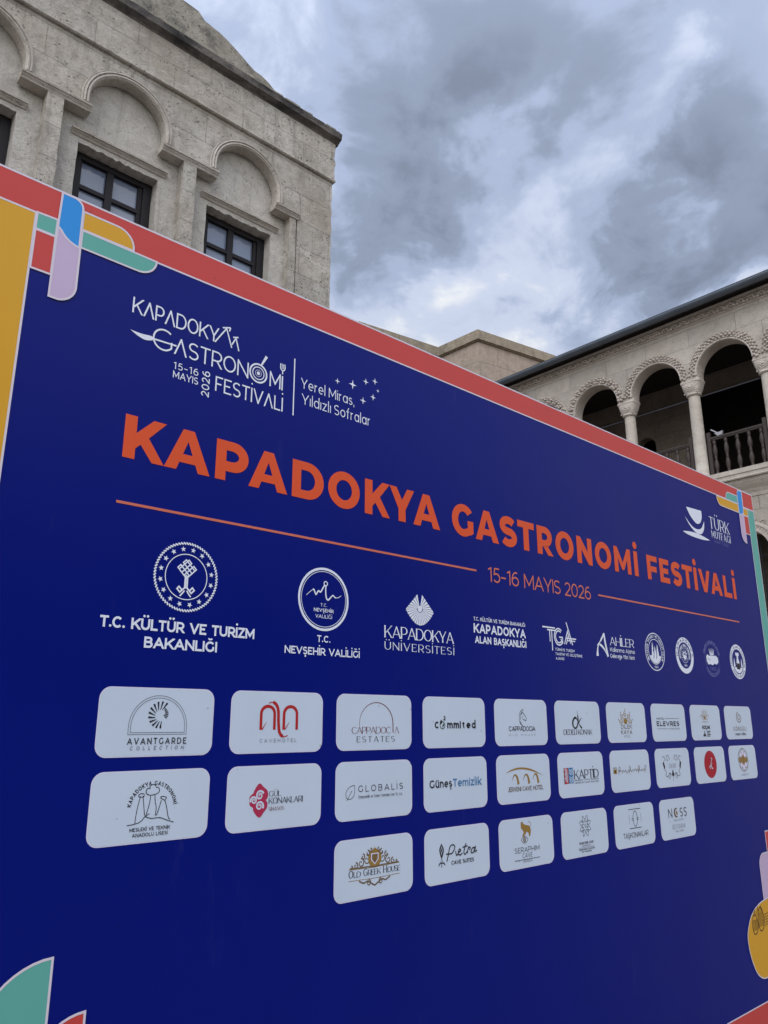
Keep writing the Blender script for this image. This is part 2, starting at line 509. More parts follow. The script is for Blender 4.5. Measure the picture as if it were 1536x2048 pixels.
# ------------------------------------------------------------------ stroke alphabet (x 0..1 over the letter's width, y 0..1 over cap height)
XH = 0.72
def _A(*a, **k):
    return arc(*a, **k)
def glyphs():
    G = {}
    stem = [(0, 0), (0, 1)]
    G['A'] = (.80, [[(0, 0), (.5, 1), (1, 0)], [(.17, .30), (.83, .30)]])
    G['B'] = (.62, [stem, [(0, 1), (.5, 1)] + _A(.55, .765, .36, .235, 90, -90) + [(0, .53)], [(0, .53), (.5, .53)] + _A(.58, .265, .42, .265, 90, -90) + [(0, 0)]])
    G['C'] = (.72, [_A(.55, .5, .55, .5, 42, 318, n=16)])
    G['D'] = (.74, [stem, [(0, 1), (.4, 1)] + _A(.4, .5, .6, .5, 90, -90, n=14) + [(0, 0)]])
    G['E'] = (.54, [stem, [(0, 1), (1, 1)], [(0, .52), (.88, .52)], [(0, 0), (1, 0)]])
    G['F'] = (.52, [stem, [(0, 1), (1, 1)], [(0, .50), (.88, .50)]])
    G['G'] = (.78, [_A(.53, .5, .53, .5, 42, 322, n=16), [(.95, .08), (.95, .5)]])
    G['H'] = (.70, [stem, [(1, 0), (1, 1)], [(0, .5), (1, .5)]])
    G['I'] = (.0, [[(.5, 0), (.5, 1)]])
    G['J'] = (.40, [[(1, 1), (1, .3)] + _A(.45, .3, .55, .3, 0, -140, n=7)])
    G['K'] = (.68, [stem, [(1, 1), (.04, .34)], [(.38, .56), (1, 0)]])
    G['L'] = (.50, [stem, [(0, 0), (1, 0)]])
    G['M'] = (.88, [[(0, 0), (0, 1), (.5, .22), (1, 1), (1, 0)]])
    G['N'] = (.74, [[(0, 0), (0, 1), (1, 0), (1, 1)]])
    G['O'] = (.82, [_A(.5, .5, .5, .5, 90, 450, n=24)])
    G['P'] = (.60, [stem, [(0, 1), (.5, 1)] + _A(.5, .69, .5, .31, 90, -90) + [(0, .38)]])
    G['R'] = (.63, [stem, [(0, 1), (.5, 1)] + _A(.5, .70, .5, .30, 90, -90) + [(0, .40)], [(.52, .40), (1, 0)]])
    G['S'] = (.60, [_A(.5, .755, .48, .245, 35, 270, n=10)[:-1] + _A(.5, .255, .5, .255, 90, -148, n=10)])
    G['T'] = (.60, [[(.5, 0), (.5, 1)], [(0, 1), (1, 1)]])
    G['U'] = (.70, [[(0, 1), (0, .38)] + _A(.5, .38, .5, .38, 180, 360, n=12) + [(1, 1)]])
    G['V'] = (.78, [[(0, 1), (.5, 0), (1, 1)]])
    G['W'] = (1.1, [[(0, 1), (.26, 0), (.5, 1), (.74, 0), (1, 1)]])
    G['X'] = (.68, [[(0, 0), (1, 1)], [(0, 1), (1, 0)]])
    G['Y'] = (.72, [[(.5, 0), (.5, .40)], [(0, 1), (.5, .38), (1, 1)]])
    G['Z'] = (.60, [[(0, 1), (1, 1)], [(.97, 1), (.03, 0)], [(0, 0), (1, 0)]])
    dot = lambda x, y: ('dot', x, y)
    G['İ'] = (.0, G['I'][1] + [dot(.5, 1.28)])
    G['Ü'] = (.70, G['U'][1] + [dot(.25, 1.24), dot(.75, 1.24)])
    G['Ö'] = (.86, G['O'][1] + [dot(.28, 1.24), dot(.72, 1.24)])
    G['Ğ'] = (.78, G['G'][1] + [('thin', _A(.5, 1.34, .26, .16, 200, 340, n=6))])
    G['Ş'] = (.58, G['S'][1] + [('thin', [(.5, -.04), (.5, -.13), (.66, -.17), (.6, -.28), (.38, -.27)])])
    G['Ç'] = (.72, G['C'][1] + [('thin', [(.5, -.04), (.5, -.13), (.66, -.17), (.6, -.28), (.38, -.27)])])
    # figures
    G['0'] = (.62, [_A(.5, .5, .5, .5, 90, 450, n=20)])
    G['1'] = (.30, [[(.85, 0), (.85, 1)], [(.85, .98), (0, .86)]])
    G['2'] = (.56, [_A(.48, .70, .48, .30, 160, -35, n=10) + [(.0, 0)], [(0, 0), (1, 0)]])
    G['4'] = (.6, [[(.75, 0), (.75, 1)], [(.75, 1), (0, .28)], [(0, .28), (1, .28)]])
    G['5'] = (.56, [[(.15, 1), (.92, 1)], [(.17, 1), (.1, .56), (.4, .62)] + _A(.48, .31, .5, .31, 80, -150, n=10)])
    G['6'] = (.60, [_A(.5, .31, .5, .31, 90, 450, n=16), _A(.62, .34, .62, .66, 180, 70, n=8)])
    G['8'] = (.6, [_A(.5, .76, .42, .24, 90, 450, n=14), _A(.5, .27, .5, .27, 90, 450, n=14)])
    G['9'] = (.60, [_A(.5, .69, .5, .31, 90, 450, n=16), _A(.38, .66, .62, .66, 0, -110, n=8)])
    G['-'] = (.34, [[(0, .40), (1, .40)]])
    G['.'] = (.0, [dot(.5, .06)])
    G[','] = (.0, [('thin', [(.5, .08), (.1, -.16)])])
    G['&'] = (.66, [[(1, 0), (.2, .72)] + _A(.45, .8, .25, .2, 200, -20, n=8) + [(.1, .35)] + _A(.45, .25, .4, .25, 160, 350, n=8)])
    G['|'] = (.0, [[(.5, -.2), (.5, 1.2)]])
    # small letters
    x = XH
    r = x / 2
    bowl = _A(.5, r, .5, r, 90, 450, n=18)
    G['a'] = (.56, [bowl, [(1, 0), (1, x)]])
    G['b'] = (.56, [bowl, [(0, 0), (0, 1.05)]])
    G['c'] = (.50, [_A(.55, r, .55, r, 45, 315, n=12)])
    G['d'] = (.56, [bowl, [(1, 0), (1, 1.05)]])
    G['e'] = (.56, [_A(.5, r, .5, r, 0, 310, n=14), [(0, r), (1, r)]])
    G['f'] = (.34, [[(.4, 0), (.4, .8)] + _A(.85, .8, .45, .25, 180, 80, n=6), [(0, x), (.95, x)]])
    G['g'] = (.56, [bowl, [(1, x), (1, -.05)] + _A(.5, -.05, .5, .25, 0, -150, n=8)])
    G['ğ'] = (.56, G['g'][1] + [('thin', _A(.5, 1.02, .26, .14, 200, 340, n=6))])
    G['h'] = (.52, [[(0, 0), (0, 1.05)], [(0, .4)] + _A(.5, .4, .5, .32, 180, 0, n=9) + [(1, 0)]])
    G['ı'] = (.0, [[(.5, 0), (.5, x)]])
    G['i'] = (.0, [[(.5, 0), (.5, x)], dot(.5, 1.0)])
    G['j'] = (.1, [[(.9, x), (.9, -.15), (.2, -.28)], dot(.9, 1.0)])
    G['k'] = (.52, [[(0, 0), (0, 1.05)], [(.95, x), (0, .24)], [(.32, .40), (1, 0)]])
    G['l'] = (.0, [[(.5, 0), (.5, 1.05)]])
    G['m'] = (.90, [[(0, 0), (0, x)], [(0, .42)] + _A(.25, .42, .25, .30, 180, 0, n=8) + [(.5, 0)], [(.5, .42)] + _A(.75, .42, .25, .30, 180, 0, n=8) + [(1, 0)]])
    G['n'] = (.52, [[(0, 0), (0, x)], [(0, .4)] + _A(.5, .4, .5, .32, 180, 0, n=9) + [(1, 0)]])
    G['o'] = (.58, [bowl])
    G['ö'] = (.58, [bowl, dot(.25, .98), dot(.75, .98)])
    G['p'] = (.56, [bowl, [(0, -.28), (0, x)]])
    G['r'] = (.30, [[(0, 0), (0, x)], [(0, .42)] + _A(.9, .34, .9, .38, 170, 90, n=6)])
    G['s'] = (.44, [_A(.5, .545, .46, .175, 35, 270, n=8)[:-1] + _A(.5, .185, .5, .185, 90, -148, n=8)])
    G['ş'] = (.44, G['s'][1] + [('thin', [(.5, -.04), (.5, -.13), (.68, -.17), (.6, -.28), (.35, -.27)])])
    G['t'] = (.34, [[(.4, .96), (.4, .2)] + _A(.8, .2, .4, .2, 180, 280, n=5), [(0, x), (.95, x)]])
    G['u'] = (.52, [[(0, x), (0, .32)] + _A(.5, .32, .5, .32, 180, 360, n=9) + [(1, x)], [(1, 0), (1, .4)]])
    G['ü'] = (.52, G['u'][1] + [dot(.2, .98), dot(.8, .98)])
    G['v'] = (.54, [[(0, x), (.5, 0), (1, x)]])
    G['y'] = (.54, [[(0, x), (.5, 0)], [(1, x), (.35, -.28)]])
    G['z'] = (.46, [[(0, x), (1, x)], [(.96, x), (.04, 0)], [(0, 0), (1, 0)]])
    G['w'] = (.8, [[(0, x), (.26, 0)], [(.26, 0), (.5, x)], [(.5, x), (.74, 0)], [(.74, 0), (1, x)]])
    G[' '] = (.26, [])
    # open-topped letters without crossbars used by some of the marks
    G['Λ'] = (.72, [[(0, 0), (.5, 1), (1, 0)]])
    G['ɪ'] = (.0, [[(.5, 0), (.5, 1)], ])
    return G
GLYPH = glyphs()

def text(P, s, x, z, h, width, w=0.12, gap=0.16, serif=False, fn=None, slant=0.0, nofit=False):
    """writes s from (x, z): cap height h, fitted to the given width; w = stroke weight as a share of h"""
    w_ = w * h
    n = len(s)
    room = width / max(1, n) / h               # narrow settings need lighter strokes to stay legible
    if not serif and h < .013 and room < .8:
        w_ *= .78
    nat = sum(GLYPH[c][0] * h for c in s)
    k = 1.0
    if not nofit:
        base = n * w_ + (n - 1) * gap * h * 0.35
        k = (width - n * w_ - 0.0) / (nat + (n - 1) * gap * h)
        k = max(k, 0.2)
    if fn is None:
        fn = lambda a, b: (x + a + slant * b, z + b)
    cx = 0.0
    for gi, c in enumerate(s):
        gw, strokes = GLYPH[c]
        gw = gw * h * k
        def map_(p):
            y = p[1]
            if serif:
                yy = w_ * 0.25 + y * (h - w_ * 0.5) if 0 <= y <= 1 else y * h
            else:
                yy = w_ / 2 + y * (h - w_) if 0 <= y <= 1 else (y * h if y < 0 else h + (y - 1) * h)
            return (cx + w_ / 2 + p[0] * gw, yy)
        P.i = 0 if gi % 2 == 0 else 5
        for st in strokes:
            if st[0] == 'dot':
                q = map_((st[1], st[2]))
                r = max(w_ * 0.58, 0.05 * h)
                P.poly([fn(*a) for a in arc(q[0], q[1], r, r, 0, 330, 11)])
                continue
            thin = False
            if st[0] == 'thin':
                st = st[1]; thin = True
            pts = [map_(p) for p in st]
            top = 1 if c in CAPS else None
            # run straight ends out to the cap line / base line and cut them flat there
            clip = None
            if len(st) >= 2 and not thin:
                pts = list(pts)
                lo_, hi_ = 0.0, h
                for e in (0, -1):
                    yv = st[e][1]; xv = st[e][0]
                    q = st[1] if e == 0 else st[-2]
                    dv = Vector(pts[e]) - Vector(pts[1] if e == 0 else pts[-2])
                    if dv.length < 1e-9:
                        continue
                    dv.normalize()
                    horizontal = abs(q[1] - yv) < 1e-6
                    if horizontal:
                        if len(st) == 2 and xv in (0, 1):
                            pts[e] = tuple(Vector(pts[e]) + dv * w_ * 0.5)
                        elif xv == 0:
                            pts[e] = tuple(Vector(pts[e]) + dv * w_ * 0.4)
                    elif yv in (0, 1, XH) or yv > 1:
                        if len(st) in (2, 3, 4, 5) or abs(q[0] - xv) < 1e-6:
                            pts[e] = tuple(Vector(pts[e]) + dv * w_ * (1.0 if abs(dv.x) > 0.05 else 0.6))
                if c in CAPS:
                    clip = (0.0, h)
                elif c in 'aeıiourzvwmns' or c in 'öü':
                    clip = (0.0, max(p[1] for p in map(map_, [(0, XH)])) + w_ * 0.5)
            if serif:
                ws = []
                for i in range(len(pts)):
                    a, b = Vector(pts[max(i - 1, 0)]), Vector(pts[min(i + 1, len(pts) - 1)])
                    d = (b - a)
                    d = d.normalized() if d.length > 1e-9 else Vector((0, 1))
                    v = abs(d.y) ** 1.6
                    if len(st) == 2 and d.x * d.y > 0 and abs(d.x) > 0.12 and c not in 'Zz':
                        v *= 0.25
                    if 3 <= len(st) <= 5:
                        v = (0.15, 0.62, 1.0)[i] if c in 'AΛ' else ((1.0, .62, .15)[i] if c in 'VY' else .6) if len(st) == 3 else (.25, .55, .8, .55, .8)[i]
                    ws.append(w_ * (0.36 + 0.72 * v))
                P.ribbon(pts, ws, clip=clip, fn=fn)
                if len(st) >= 2 and not thin:
                    for e in (0, -1):
                        yv = st[e][1]
                        q = st[1] if e == 0 else st[-2]
                        if yv in (0, 1, XH) and abs(q[1] - yv) > 0.05 and not (c in 'AVΛ' and st[e][0] == .5):
                            px_ = map_(st[e])[0]
                            yb = {0: w_ * .13, 1: h - w_ * .13}.get(yv, map_(st[e])[1])
                            P.ribbon([(px_ - w_ * .72, yb), (px_ + w_ * .72, yb)], w_ * .26, fn=fn)
                        elif abs(q[1] - yv) < 1e-6 and st[e][0] == 1 and len(st) == 2 and c in 'ETFLZ':
                            px_, py_ = map_(st[e])
                            sgn = -1 if yv > .5 else 1
                            P.ribbon([(px_, py_ - w_ * .1 * sgn), (px_, py_ + sgn * h * .17)], w_ * .3, fn=fn)
            else:
                closed = len(st) > 8 and abs(st[0][0] - st[-1][0]) < 1e-6 and abs(st[0][1] - st[-1][1]) < 1e-6
                if closed:
                    P.ribbon(pts[:-1], w_ * (0.8 if thin else 1), closed=True, clip=clip, fn=fn)
                else:
                    P.ribbon(pts, w_ * (0.75 if thin else 1), clip=clip, fn=fn)
        cx += gw + w_ + gap * h * k
def strip(P, a, b):
    for i in range(len(a) - 1):
        P.poly([a[i], a[i + 1], b[i + 1], b[i]], False)

def bold_letter(P, c, x0, x1, z=2.320, h=.129, t=.036):
    """the headline's heavy sans capitals, drawn as outlines"""
    W = x1 - x0
    k = h / .131
    def pg(*pts):
        P.poly([(x0 + a, z + b * k) for a, b in pts], False)
    def rect(a, b, c_, d):
        pg((a, b), (c_, b), (c_, d), (a, d))
    def sh(pts):
        return [(x0 + a, z + b * k) for a, b in pts]
    H = .131
    bar = .030
    if c == 'K':
        s = (W - t) / .090
        X = lambda v: t + (v - .036) * s
        pg((0, 0), (0, H), (t, H), (t, .080), (X(.086), H), (X(.126), H), (X(.074), .073), (X(.126), 0), (X(.088), 0), (X(.051), .048), (t, .033), (t, 0))
    elif c == 'A':
        s = W / .149
        m = .0725 * s
        pg((0, 0), (.054 * s, H), (m, H), (m, .094), (.0385 * s, 0))
        pg((m, H), (.091 * s, H), (W, 0), (.1095 * s, 0), (m, .094))
        L = lambda y: .0385 * s + (m - .0385 * s) * y / .094
        Rr = lambda y: .1095 * s - (.1095 * s - m) * y / .094
        pg((L(.025), .025), (Rr(.025), .025), (Rr(.052), .052), (L(.052), .052))
    elif c in 'PR':
        rect(0, 0, t, H)
        y0, y1 = (.031, .064) if c == 'P' else (.038, .068)
        cx = W - .055 if c == 'P' else .058
        rx = W - cx if c == 'P' else .110 - cx
        oc = (H + y0) / 2
        out = [(t, H)] + arc(cx, oc, rx, (H - y0) / 2, 90, -90, 16) + [(t, y0)]
        inn = [(t, .100)] + arc(cx - .006, (.100 + y1) / 2, rx - .029, (.100 - y1) / 2, 90, -90, 16) + [(t, y1)]
        strip(P, sh(out), sh(inn))
        if c == 'R':
            pg((.043, y0 - .0001), (.076, y0 + .004), (W, 0), (W - .039, 0))
    elif c == 'D':
        rect(0, 0, t, H)
        out = [(t, H)] + arc(.062, H / 2, W - .062, H / 2, 90, -90, 20) + [(t, 0)]
        inn = [(t, .101)] + arc(.058, .0655, W - .037 - .058, .0355, 90, -90, 20) + [(t, .030)]
        strip(P, sh(out), sh(inn))
    elif c == 'O':
        strip(P, sh(arc(W / 2, .0655, W / 2, .0680, 0, 360, 36)), sh(arc(W / 2, .0655, W / 2 - .036, .037, 0, 360, 36)))
    elif c == 'G':
        rx = W * .53
        strip(P, sh(arc(rx, .0655, rx, .0680, 38, 300, 24)), sh(arc(rx, .0655, rx - .036, .037, 38, 300, 24)))
        o = (rx + rx * math.cos(R(300)), .0655 + .068 * math.sin(R(300)))
        i_ = (rx + (rx - .036) * math.cos(R(300)), .0655 + .037 * math.sin(R(300)))
        pg((W - .034, .067), (W, .067), (W, .018), (W - .012, .010), o, i_, (W - .034, .036))
    elif c == 'Y':
        s = W / .126
        pg((0, H), (.036, H), (.063 * s, .084), (W - .036, H), (W, H), (.063 * s + .018, .048), (.063 * s + .018, 0), (.063 * s - .018, 0), (.063 * s - .018, .048))
    elif c == 'S':
        w = .0335
        X = lambda p: (x0 + w / 2 + p[0] * (W - w), z + (-.002 + w / 2 + p[1] * (.135 - w)) * k)
        c1 = arc(.49, .755, .49, .245, 30, 268, 16)[:-1] + arc(.51, .250, .49, .250, 88, -150, 16)
        P.ribbon([X(p) for p in c1], w, step=False)
    elif c == 'T':
        m = W / 2
        rect(0, H - bar, W, H); rect(m - .0185, 0, m + .0185, H - bar)
    elif c == 'N':
        pg((0, 0), (0, H), (.031, H), (W - t, .062), (W - t, H), (W, H), (W, 0), (W - .031, 0), (t, .069), (t, 0))
    elif c == 'M':
        pg((0, 0), (0, H), (.031, H), (W / 2, .054), (W - .031, H), (W, H), (W, 0), (W - .034, 0), (W - .034, .072), (W / 2 + .009, .016), (W / 2 - .009, .016), (.034, .072), (.034, 0))
    elif c == 'İ':
        m = W / 2
        rect(m - .0185, 0, m + .0185, H)
        P.poly([(x0 + m + .0195 * math.cos(R(a)), z + .160 + .0195 * math.sin(R(a))) for a in range(0, 360, 20)], False)
    elif c == 'F':
        rect(0, 0, t, H); rect(t, H - bar, W, H); rect(t, .044, W - .009, .044 + bar)
    elif c == 'E':
        rect(0, 0, t, H); rect(t, H - bar, W, H); rect(t, .051, W - .010, .080); rect(t, 0, W + .002, bar)
    elif c == 'V':
        pg((0, H), (.039, H), (W / 2, .045), (W - .038, H), (W, H), (W / 2 + .019, 0), (W / 2 - .019, 0))
    elif c == 'L':
        rect(0, 0, t, H); rect(t, 0, W, bar)
    P.bump()
CAPS = 'ABCDEFGHIJKLMNOPRSTUVWXYZİÜÖĞŞÇ0123456789Λ'

def arc_text(P, s, cx, cz, r, h, a0, a1, w=0.16, inside=False):
    """lettering round a circle from angle a0 to a1 (degrees, clockwise when a1 < a0)"""
    L = abs(R(a1 - a0)) * r
    def fn(a, b):
        t = a / L
        ang = R(a0 + (a1 - a0) * t)
        rr = r + b if a1 < a0 else r - b
        return (cx + rr * math.cos(ang), cz + rr * math.sin(ang))
    text(P, s, 0, 0, h, L, w=w, gap=0.3, fn=fn)

def ring(P, cx, cz, r0, r1, n=48, sx=1.0):
    P.ribbon([(cx + sx * (r0 + r1) / 2 * math.cos(2 * PI * i / n), cz + (r0 + r1) / 2 * math.sin(2 * PI * i / n)) for i in range(n)], abs(r1 - r0), closed=True)

def disc(P, cx, cz, rx, rz=None, n=40):
    rz = rz or rx
    P.poly([(cx + rx * math.cos(2 * PI * i / n), cz + rz * math.sin(2 * PI * i / n)) for i in range(n)])

def star(P, cx, cz, r, n=5, inner=0.4, rot=90):
    P.poly([(cx + (r if i % 2 == 0 else r * inner) * math.cos(R(rot + 180 * i / n)), cz + (r if i % 2 == 0 else r * inner) * math.sin(R(rot + 180 * i / n))) for i in range(2 * n)])

def spiral(P, cx, cz, r, turns, w, a0=0, sgn=1, n=30):
    pts = [(cx + r * (1 - 0.88 * i / n) * math.cos(R(a0 + sgn * 360 * turns * i / n)), cz + r * (1 - 0.88 * i / n) * math.sin(R(a0 + sgn * 360 * turns * i / n))) for i in range(n + 1)]
    P.ribbon(pts, [w * (1 - 0.5 * i / n) for i in range(n + 1)])

def crescent(P, pts_out, pts_in):
    P.poly(list(pts_out) + list(reversed(pts_in)))

# ------------------------------------------------------------------ ground
M['paving'] = stone('courtyard paving', (0.26, 0.23, 0.20), (0.32, 0.29, 0.25), (0.20, 0.18, 0.16), blocks=(0.9, 0.6, (0, 0)), axis='XY')
bm = bmesh.new()
bmesh.ops.create_grid(bm, x_segments=8, y_segments=8, size=400)
bmesh.ops.translate(bm, vec=(0, 0, -0.004), verts=bm.verts)
g = mesh_obj('ground', bm, M['paving'])
g['kind'] = 'structure'

# ------------------------------------------------------------------ stone helpers
def prism(bm, poly, d0, d1, fn, mi=0):
    """an outline (a, b) given depth from d0 to d1; fn maps (a, b, d) to space"""
    n = len(poly)
    v0 = [bm.verts.new(fn(p[0], p[1], d0)) for p in poly]
    v1 = [bm.verts.new(fn(p[0], p[1], d1)) for p in poly]
    fs = [bm.faces.new(v0), bm.faces.new(list(reversed(v1)))]
    for i in range(n):
        fs.append(bm.faces.new((v0[i], v1[i], v1[(i + 1) % n], v0[(i + 1) % n])))
    for f in fs:
        f.material_index = mi
    return fs

def sweep(bm, path, profile, fn, cap=True, closed_profile=False, mi=0):
    """profile points (out, d) carried along path of (position, outward) pairs in the wall's plane"""
    rows = []
    for p, o in path:
        rows.append([bm.verts.new(fn(p[0] + o[0] * q[0], p[1] + o[1] * q[0], q[1])) for q in profile])
    m = len(profile)
    for i in range(len(rows) - 1):
        for j in range(m if closed_profile else m - 1):
            k = (j + 1) % m
            f = bm.faces.new((rows[i][j], rows[i + 1][j], rows[i + 1][k], rows[i][k]))
            f.material_index = mi
    if cap:
        for r in (rows[0], list(reversed(rows[-1]))):
            try:
                bm.faces.new(r).material_index = mi
            except ValueError:
                pass

def done(bm):
    bmesh.ops.recalc_face_normals(bm, faces=bm.faces)
    return bm

def box(bm, x0, y0, z0, x1, y1, z1, mi=0):
    r = bmesh.ops.create_cube(bm, size=1, matrix=Matrix.Translation(((x0 + x1) / 2, (y0 + y1) / 2, (z0 + z1) / 2)) @ Matrix.Diagonal((abs(x1 - x0), abs(y1 - y0), abs(z1 - z0), 1)))
    for f in {f for v in r['verts'] for f in v.link_faces}:
        f.material_index = mi

def jitter(a, b, n, amp, seed, ends=True):
    rnd = random.Random(seed)
    out = []
    d = (Vector(b) - Vector(a)); nrm = Vector((-d.y, d.x)).normalized()
    for i in range(n + 1):
        t = i / n
        k = 0 if i in (0, n) and ends else (rnd.random() - .5) * 2 * amp * (1 if rnd.random() < .6 else 1.8)
        p = Vector(a) + d * t + nrm * k
        out.append((p.x, p.y))
    return out

# ------------------------------------------------------------------ the gabled stone house on the left, parallel to the board
M['tuff'] = stone('weathered tuff', (0.37, 0.33, 0.28), (0.50, 0.47, 0.425), (0.30, 0.28, 0.245), blocks=(1.05, 0.44, (0.2, 0.12)), pores=1.0, mortar=0.30, streak=0.7, tint=.6, mott=.6)
M['tuff_clean'] = stone('pale tuff of the niches', (0.45, 0.42, 0.375), (0.52, 0.49, 0.45), (0.39, 0.355, 0.32), pores=0.45, streak=0.5, mott=.5)
M['tuff_trim'] = stone('carved tuff trim', (0.45, 0.40, 0.35), (0.51, 0.47, 0.425), (0.37, 0.33, 0.29), pores=0.5, streak=.4)
M['tuff_black'] = stone('sooty cornice stone', (0.15, 0.135, 0.125), (0.21, 0.185, 0.165), (0.09, 0.085, 0.085), pores=0.4, stain=(0.36, 0.60, 0.9), stain_scale=(1.1, 1.1, 1.8), mott=.7)
M['tuff_roof'] = stone('lichened roof stone', (0.26, 0.235, 0.195), (0.35, 0.32, 0.275), (0.16, 0.15, 0.13), pores=1.0, stain=(0.52, 0.72, 0.7), stain_scale=(2.2, 2.2, 2.6))
M['darkwood'] = plain('dark brown window wood', (0.011, 0.009, 0.011), 0.55, spec=.25, var=.35, stretch=(3, 3, 25))
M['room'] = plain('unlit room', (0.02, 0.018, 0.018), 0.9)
def glass_mat():
    m, nt, b = node_mat('glass over pale blinds with painted reflection')
    N, L = nt.nodes, nt.links
    tc = N.new('ShaderNodeTexCoord')
    n = N.new('ShaderNodeTexNoise'); n.inputs['Scale'].default_value = 1.3; n.inputs['Detail'].default_value = 3
    L.new(tc.outputs['Object'], n.inputs['Vector'])
    mx = N.new('ShaderNodeMix'); mx.data_type = 'RGBA'
    mx.inputs[6].default_value = (0.085, 0.11, 0.175, 1); mx.inputs[7].default_value = (0.24, 0.28, 0.37, 1)  # noise between two blues paints an uneven reflection onto the panes
    L.new(n.outputs[0], mx.inputs[0]); L.new(mx.outputs[2], b.inputs['Base Color'])
    b.inputs['Roughness'].default_value = 0.04
    b.inputs['Specular IOR Level'].default_value = 0.7
    return m
M['glass'] = glass_mat()

FY = 8.0
def ff(a, b, d):
    return (a, FY + d, b)
CX0, BAY, AR = 2.932, 1.72, 0.50
XR = 6.13
ZS, ZI0, ZI1, ZSP = 9.60, 8.645, 8.738, 8.850
house = thing('stone_house', 'weathered stone house with arched niches over dark windows and a blackened cornice', 'house', loc=(1.5, 10, 0))
bays = [-2, -1, 0, 1]         # last two bays stand clear of the board's top
wall = bmesh.new()
for k in bays:
    cx = CX0 + BAY * k
    l, r = cx - BAY / 2, cx + BAY / 2
    if k == bays[-1]:
        r_pil = 5.384
    out = [(l + .0925, ZI0), (l, ZI0), (l, ZS), (r, ZS), (r, ZI0), (r - .0925, ZI0), (cx + AR, ZI0), (cx + AR, ZSP)]
    out += arc(cx, ZSP, AR, AR, 0, 180, 28)[1:-1]
    out += [(cx - AR, ZSP), (cx - AR, ZI0)]
    prism(wall, out, 0, .149, ff)
# plain end of the wall with a worn corner, and the stretch on the far left
corner = jitter((XR, 0), (XR, ZS), 90, .010, 3)
prism(wall, [(CX0 + BAY * 1.5, 0)] + corner + [(CX0 + BAY * 1.5, ZS)], 0, .6, ff)
lx = CX0 - BAY * 2.5
prism(wall, [(-6.0, 0), (lx, 0), (lx, ZS), (-6.0, ZS)], 0, .6, ff)
# upper band, standing a little proud over a drip line
corner = jitter((XR + .025, ZS), (XR + .025, 10.30), 8, .012, 5)
prism(wall, [(-6.0, ZS + .002)] + corner + [(-6.0, 10.30)], -.035, .6, ff)
sweep(wall, [((x, ZS), (0, 1)) for x in (-6.0, XR + .03)], [(.05, -.034), (.04, -.050), (.015, -.052), (.002, -.036)], ff)
# side and rear walls
box(wall, XR - .5, FY + .6, 0, XR - .004, 16, 10.30)
box(wall, -6.0, 15.5, 0, XR - .5, 16, 10.30)
box(wall, -6.0, FY + .6, 0, -5.5, 15.5, 10.30)
mesh_obj('wall', done(wall), M['tuff'], house)
# recessed wall behind the arches, opened for the windows
rec = bmesh.new()
WW, WH0, WH1 = 0.51, 6.75, 8.30
for k in bays:
    cx = CX0 + BAY * k
    l, r = cx - BAY / 2, cx + BAY / 2
    prism(rec, [(l, 0), (cx - WW, 0)] + jitter((cx - WW, 0), (cx - WW, WH1), 60, .004, 20 + k)[1:] + [(cx - WW, 9.5), (l, 9.5)], .15, .56, ff)
    prism(rec, [(cx + WW, 0), (r, 0), (r, 9.5), (cx + WW, 9.5)] + jitter((cx + WW, WH1), (cx + WW, 0), 60, .004, 30 + k)[:-1], .15, .56, ff)
    prism(rec, [(cx - WW, 9.5)] + jitter((cx - WW, WH1), (cx + WW, WH1), 26, .010, 10 + k) + [(cx + WW, 9.5)], .152, .558, ff)
    prism(rec, [(cx - WW, 0), (cx + WW, 0), (cx + WW, WH0), (cx - WW, WH0)], .152, .558, ff)
mesh_obj('niche_wall', done(rec), M['tuff_clean'], house)
for k in bays + [2]:
    x = CX0 + BAY * (k - .5)
    b_ = bmesh.new()
    w_ = .0925
    if k == 2:
        x = 5.437; w_ = .055
    pts = jitter((x + w_, 0), (x + w_, ZI0 + .03), 60, .003, 50 + k) + list(reversed(jitter((x - w_, 0), (x - w_, ZI0 + .03), 60, .003, 70 + k)))
    prism(b_, pts, -.012 if k != 2 else .002, .148, ff)
    mesh_obj('pilaster', done(b_), M['tuff'], house)
# impost mouldings between the arches
ip = [(-.001, .13), (-.001, -.014), (.018, -.022), (.038, -.042), (.050, -.040), (.054, -.056), (.070, -.060), (.074, -.044), (.090, -.048), (.098, -.030), (.098, .10)]
for k in bays + [2]:
    a = CX0 + BAY * (k - 1) + AR - .04
    b = CX0 + BAY * k - AR + .04
    if k == 2:
        b = a + .42
    b_ = bmesh.new()
    sweep(b_, [((a, ZI0), (0, 1)), ((b, ZI0), (0, 1))], ip, ff)
    mesh_obj('impost', done(b_), M['tuff_trim'], house)
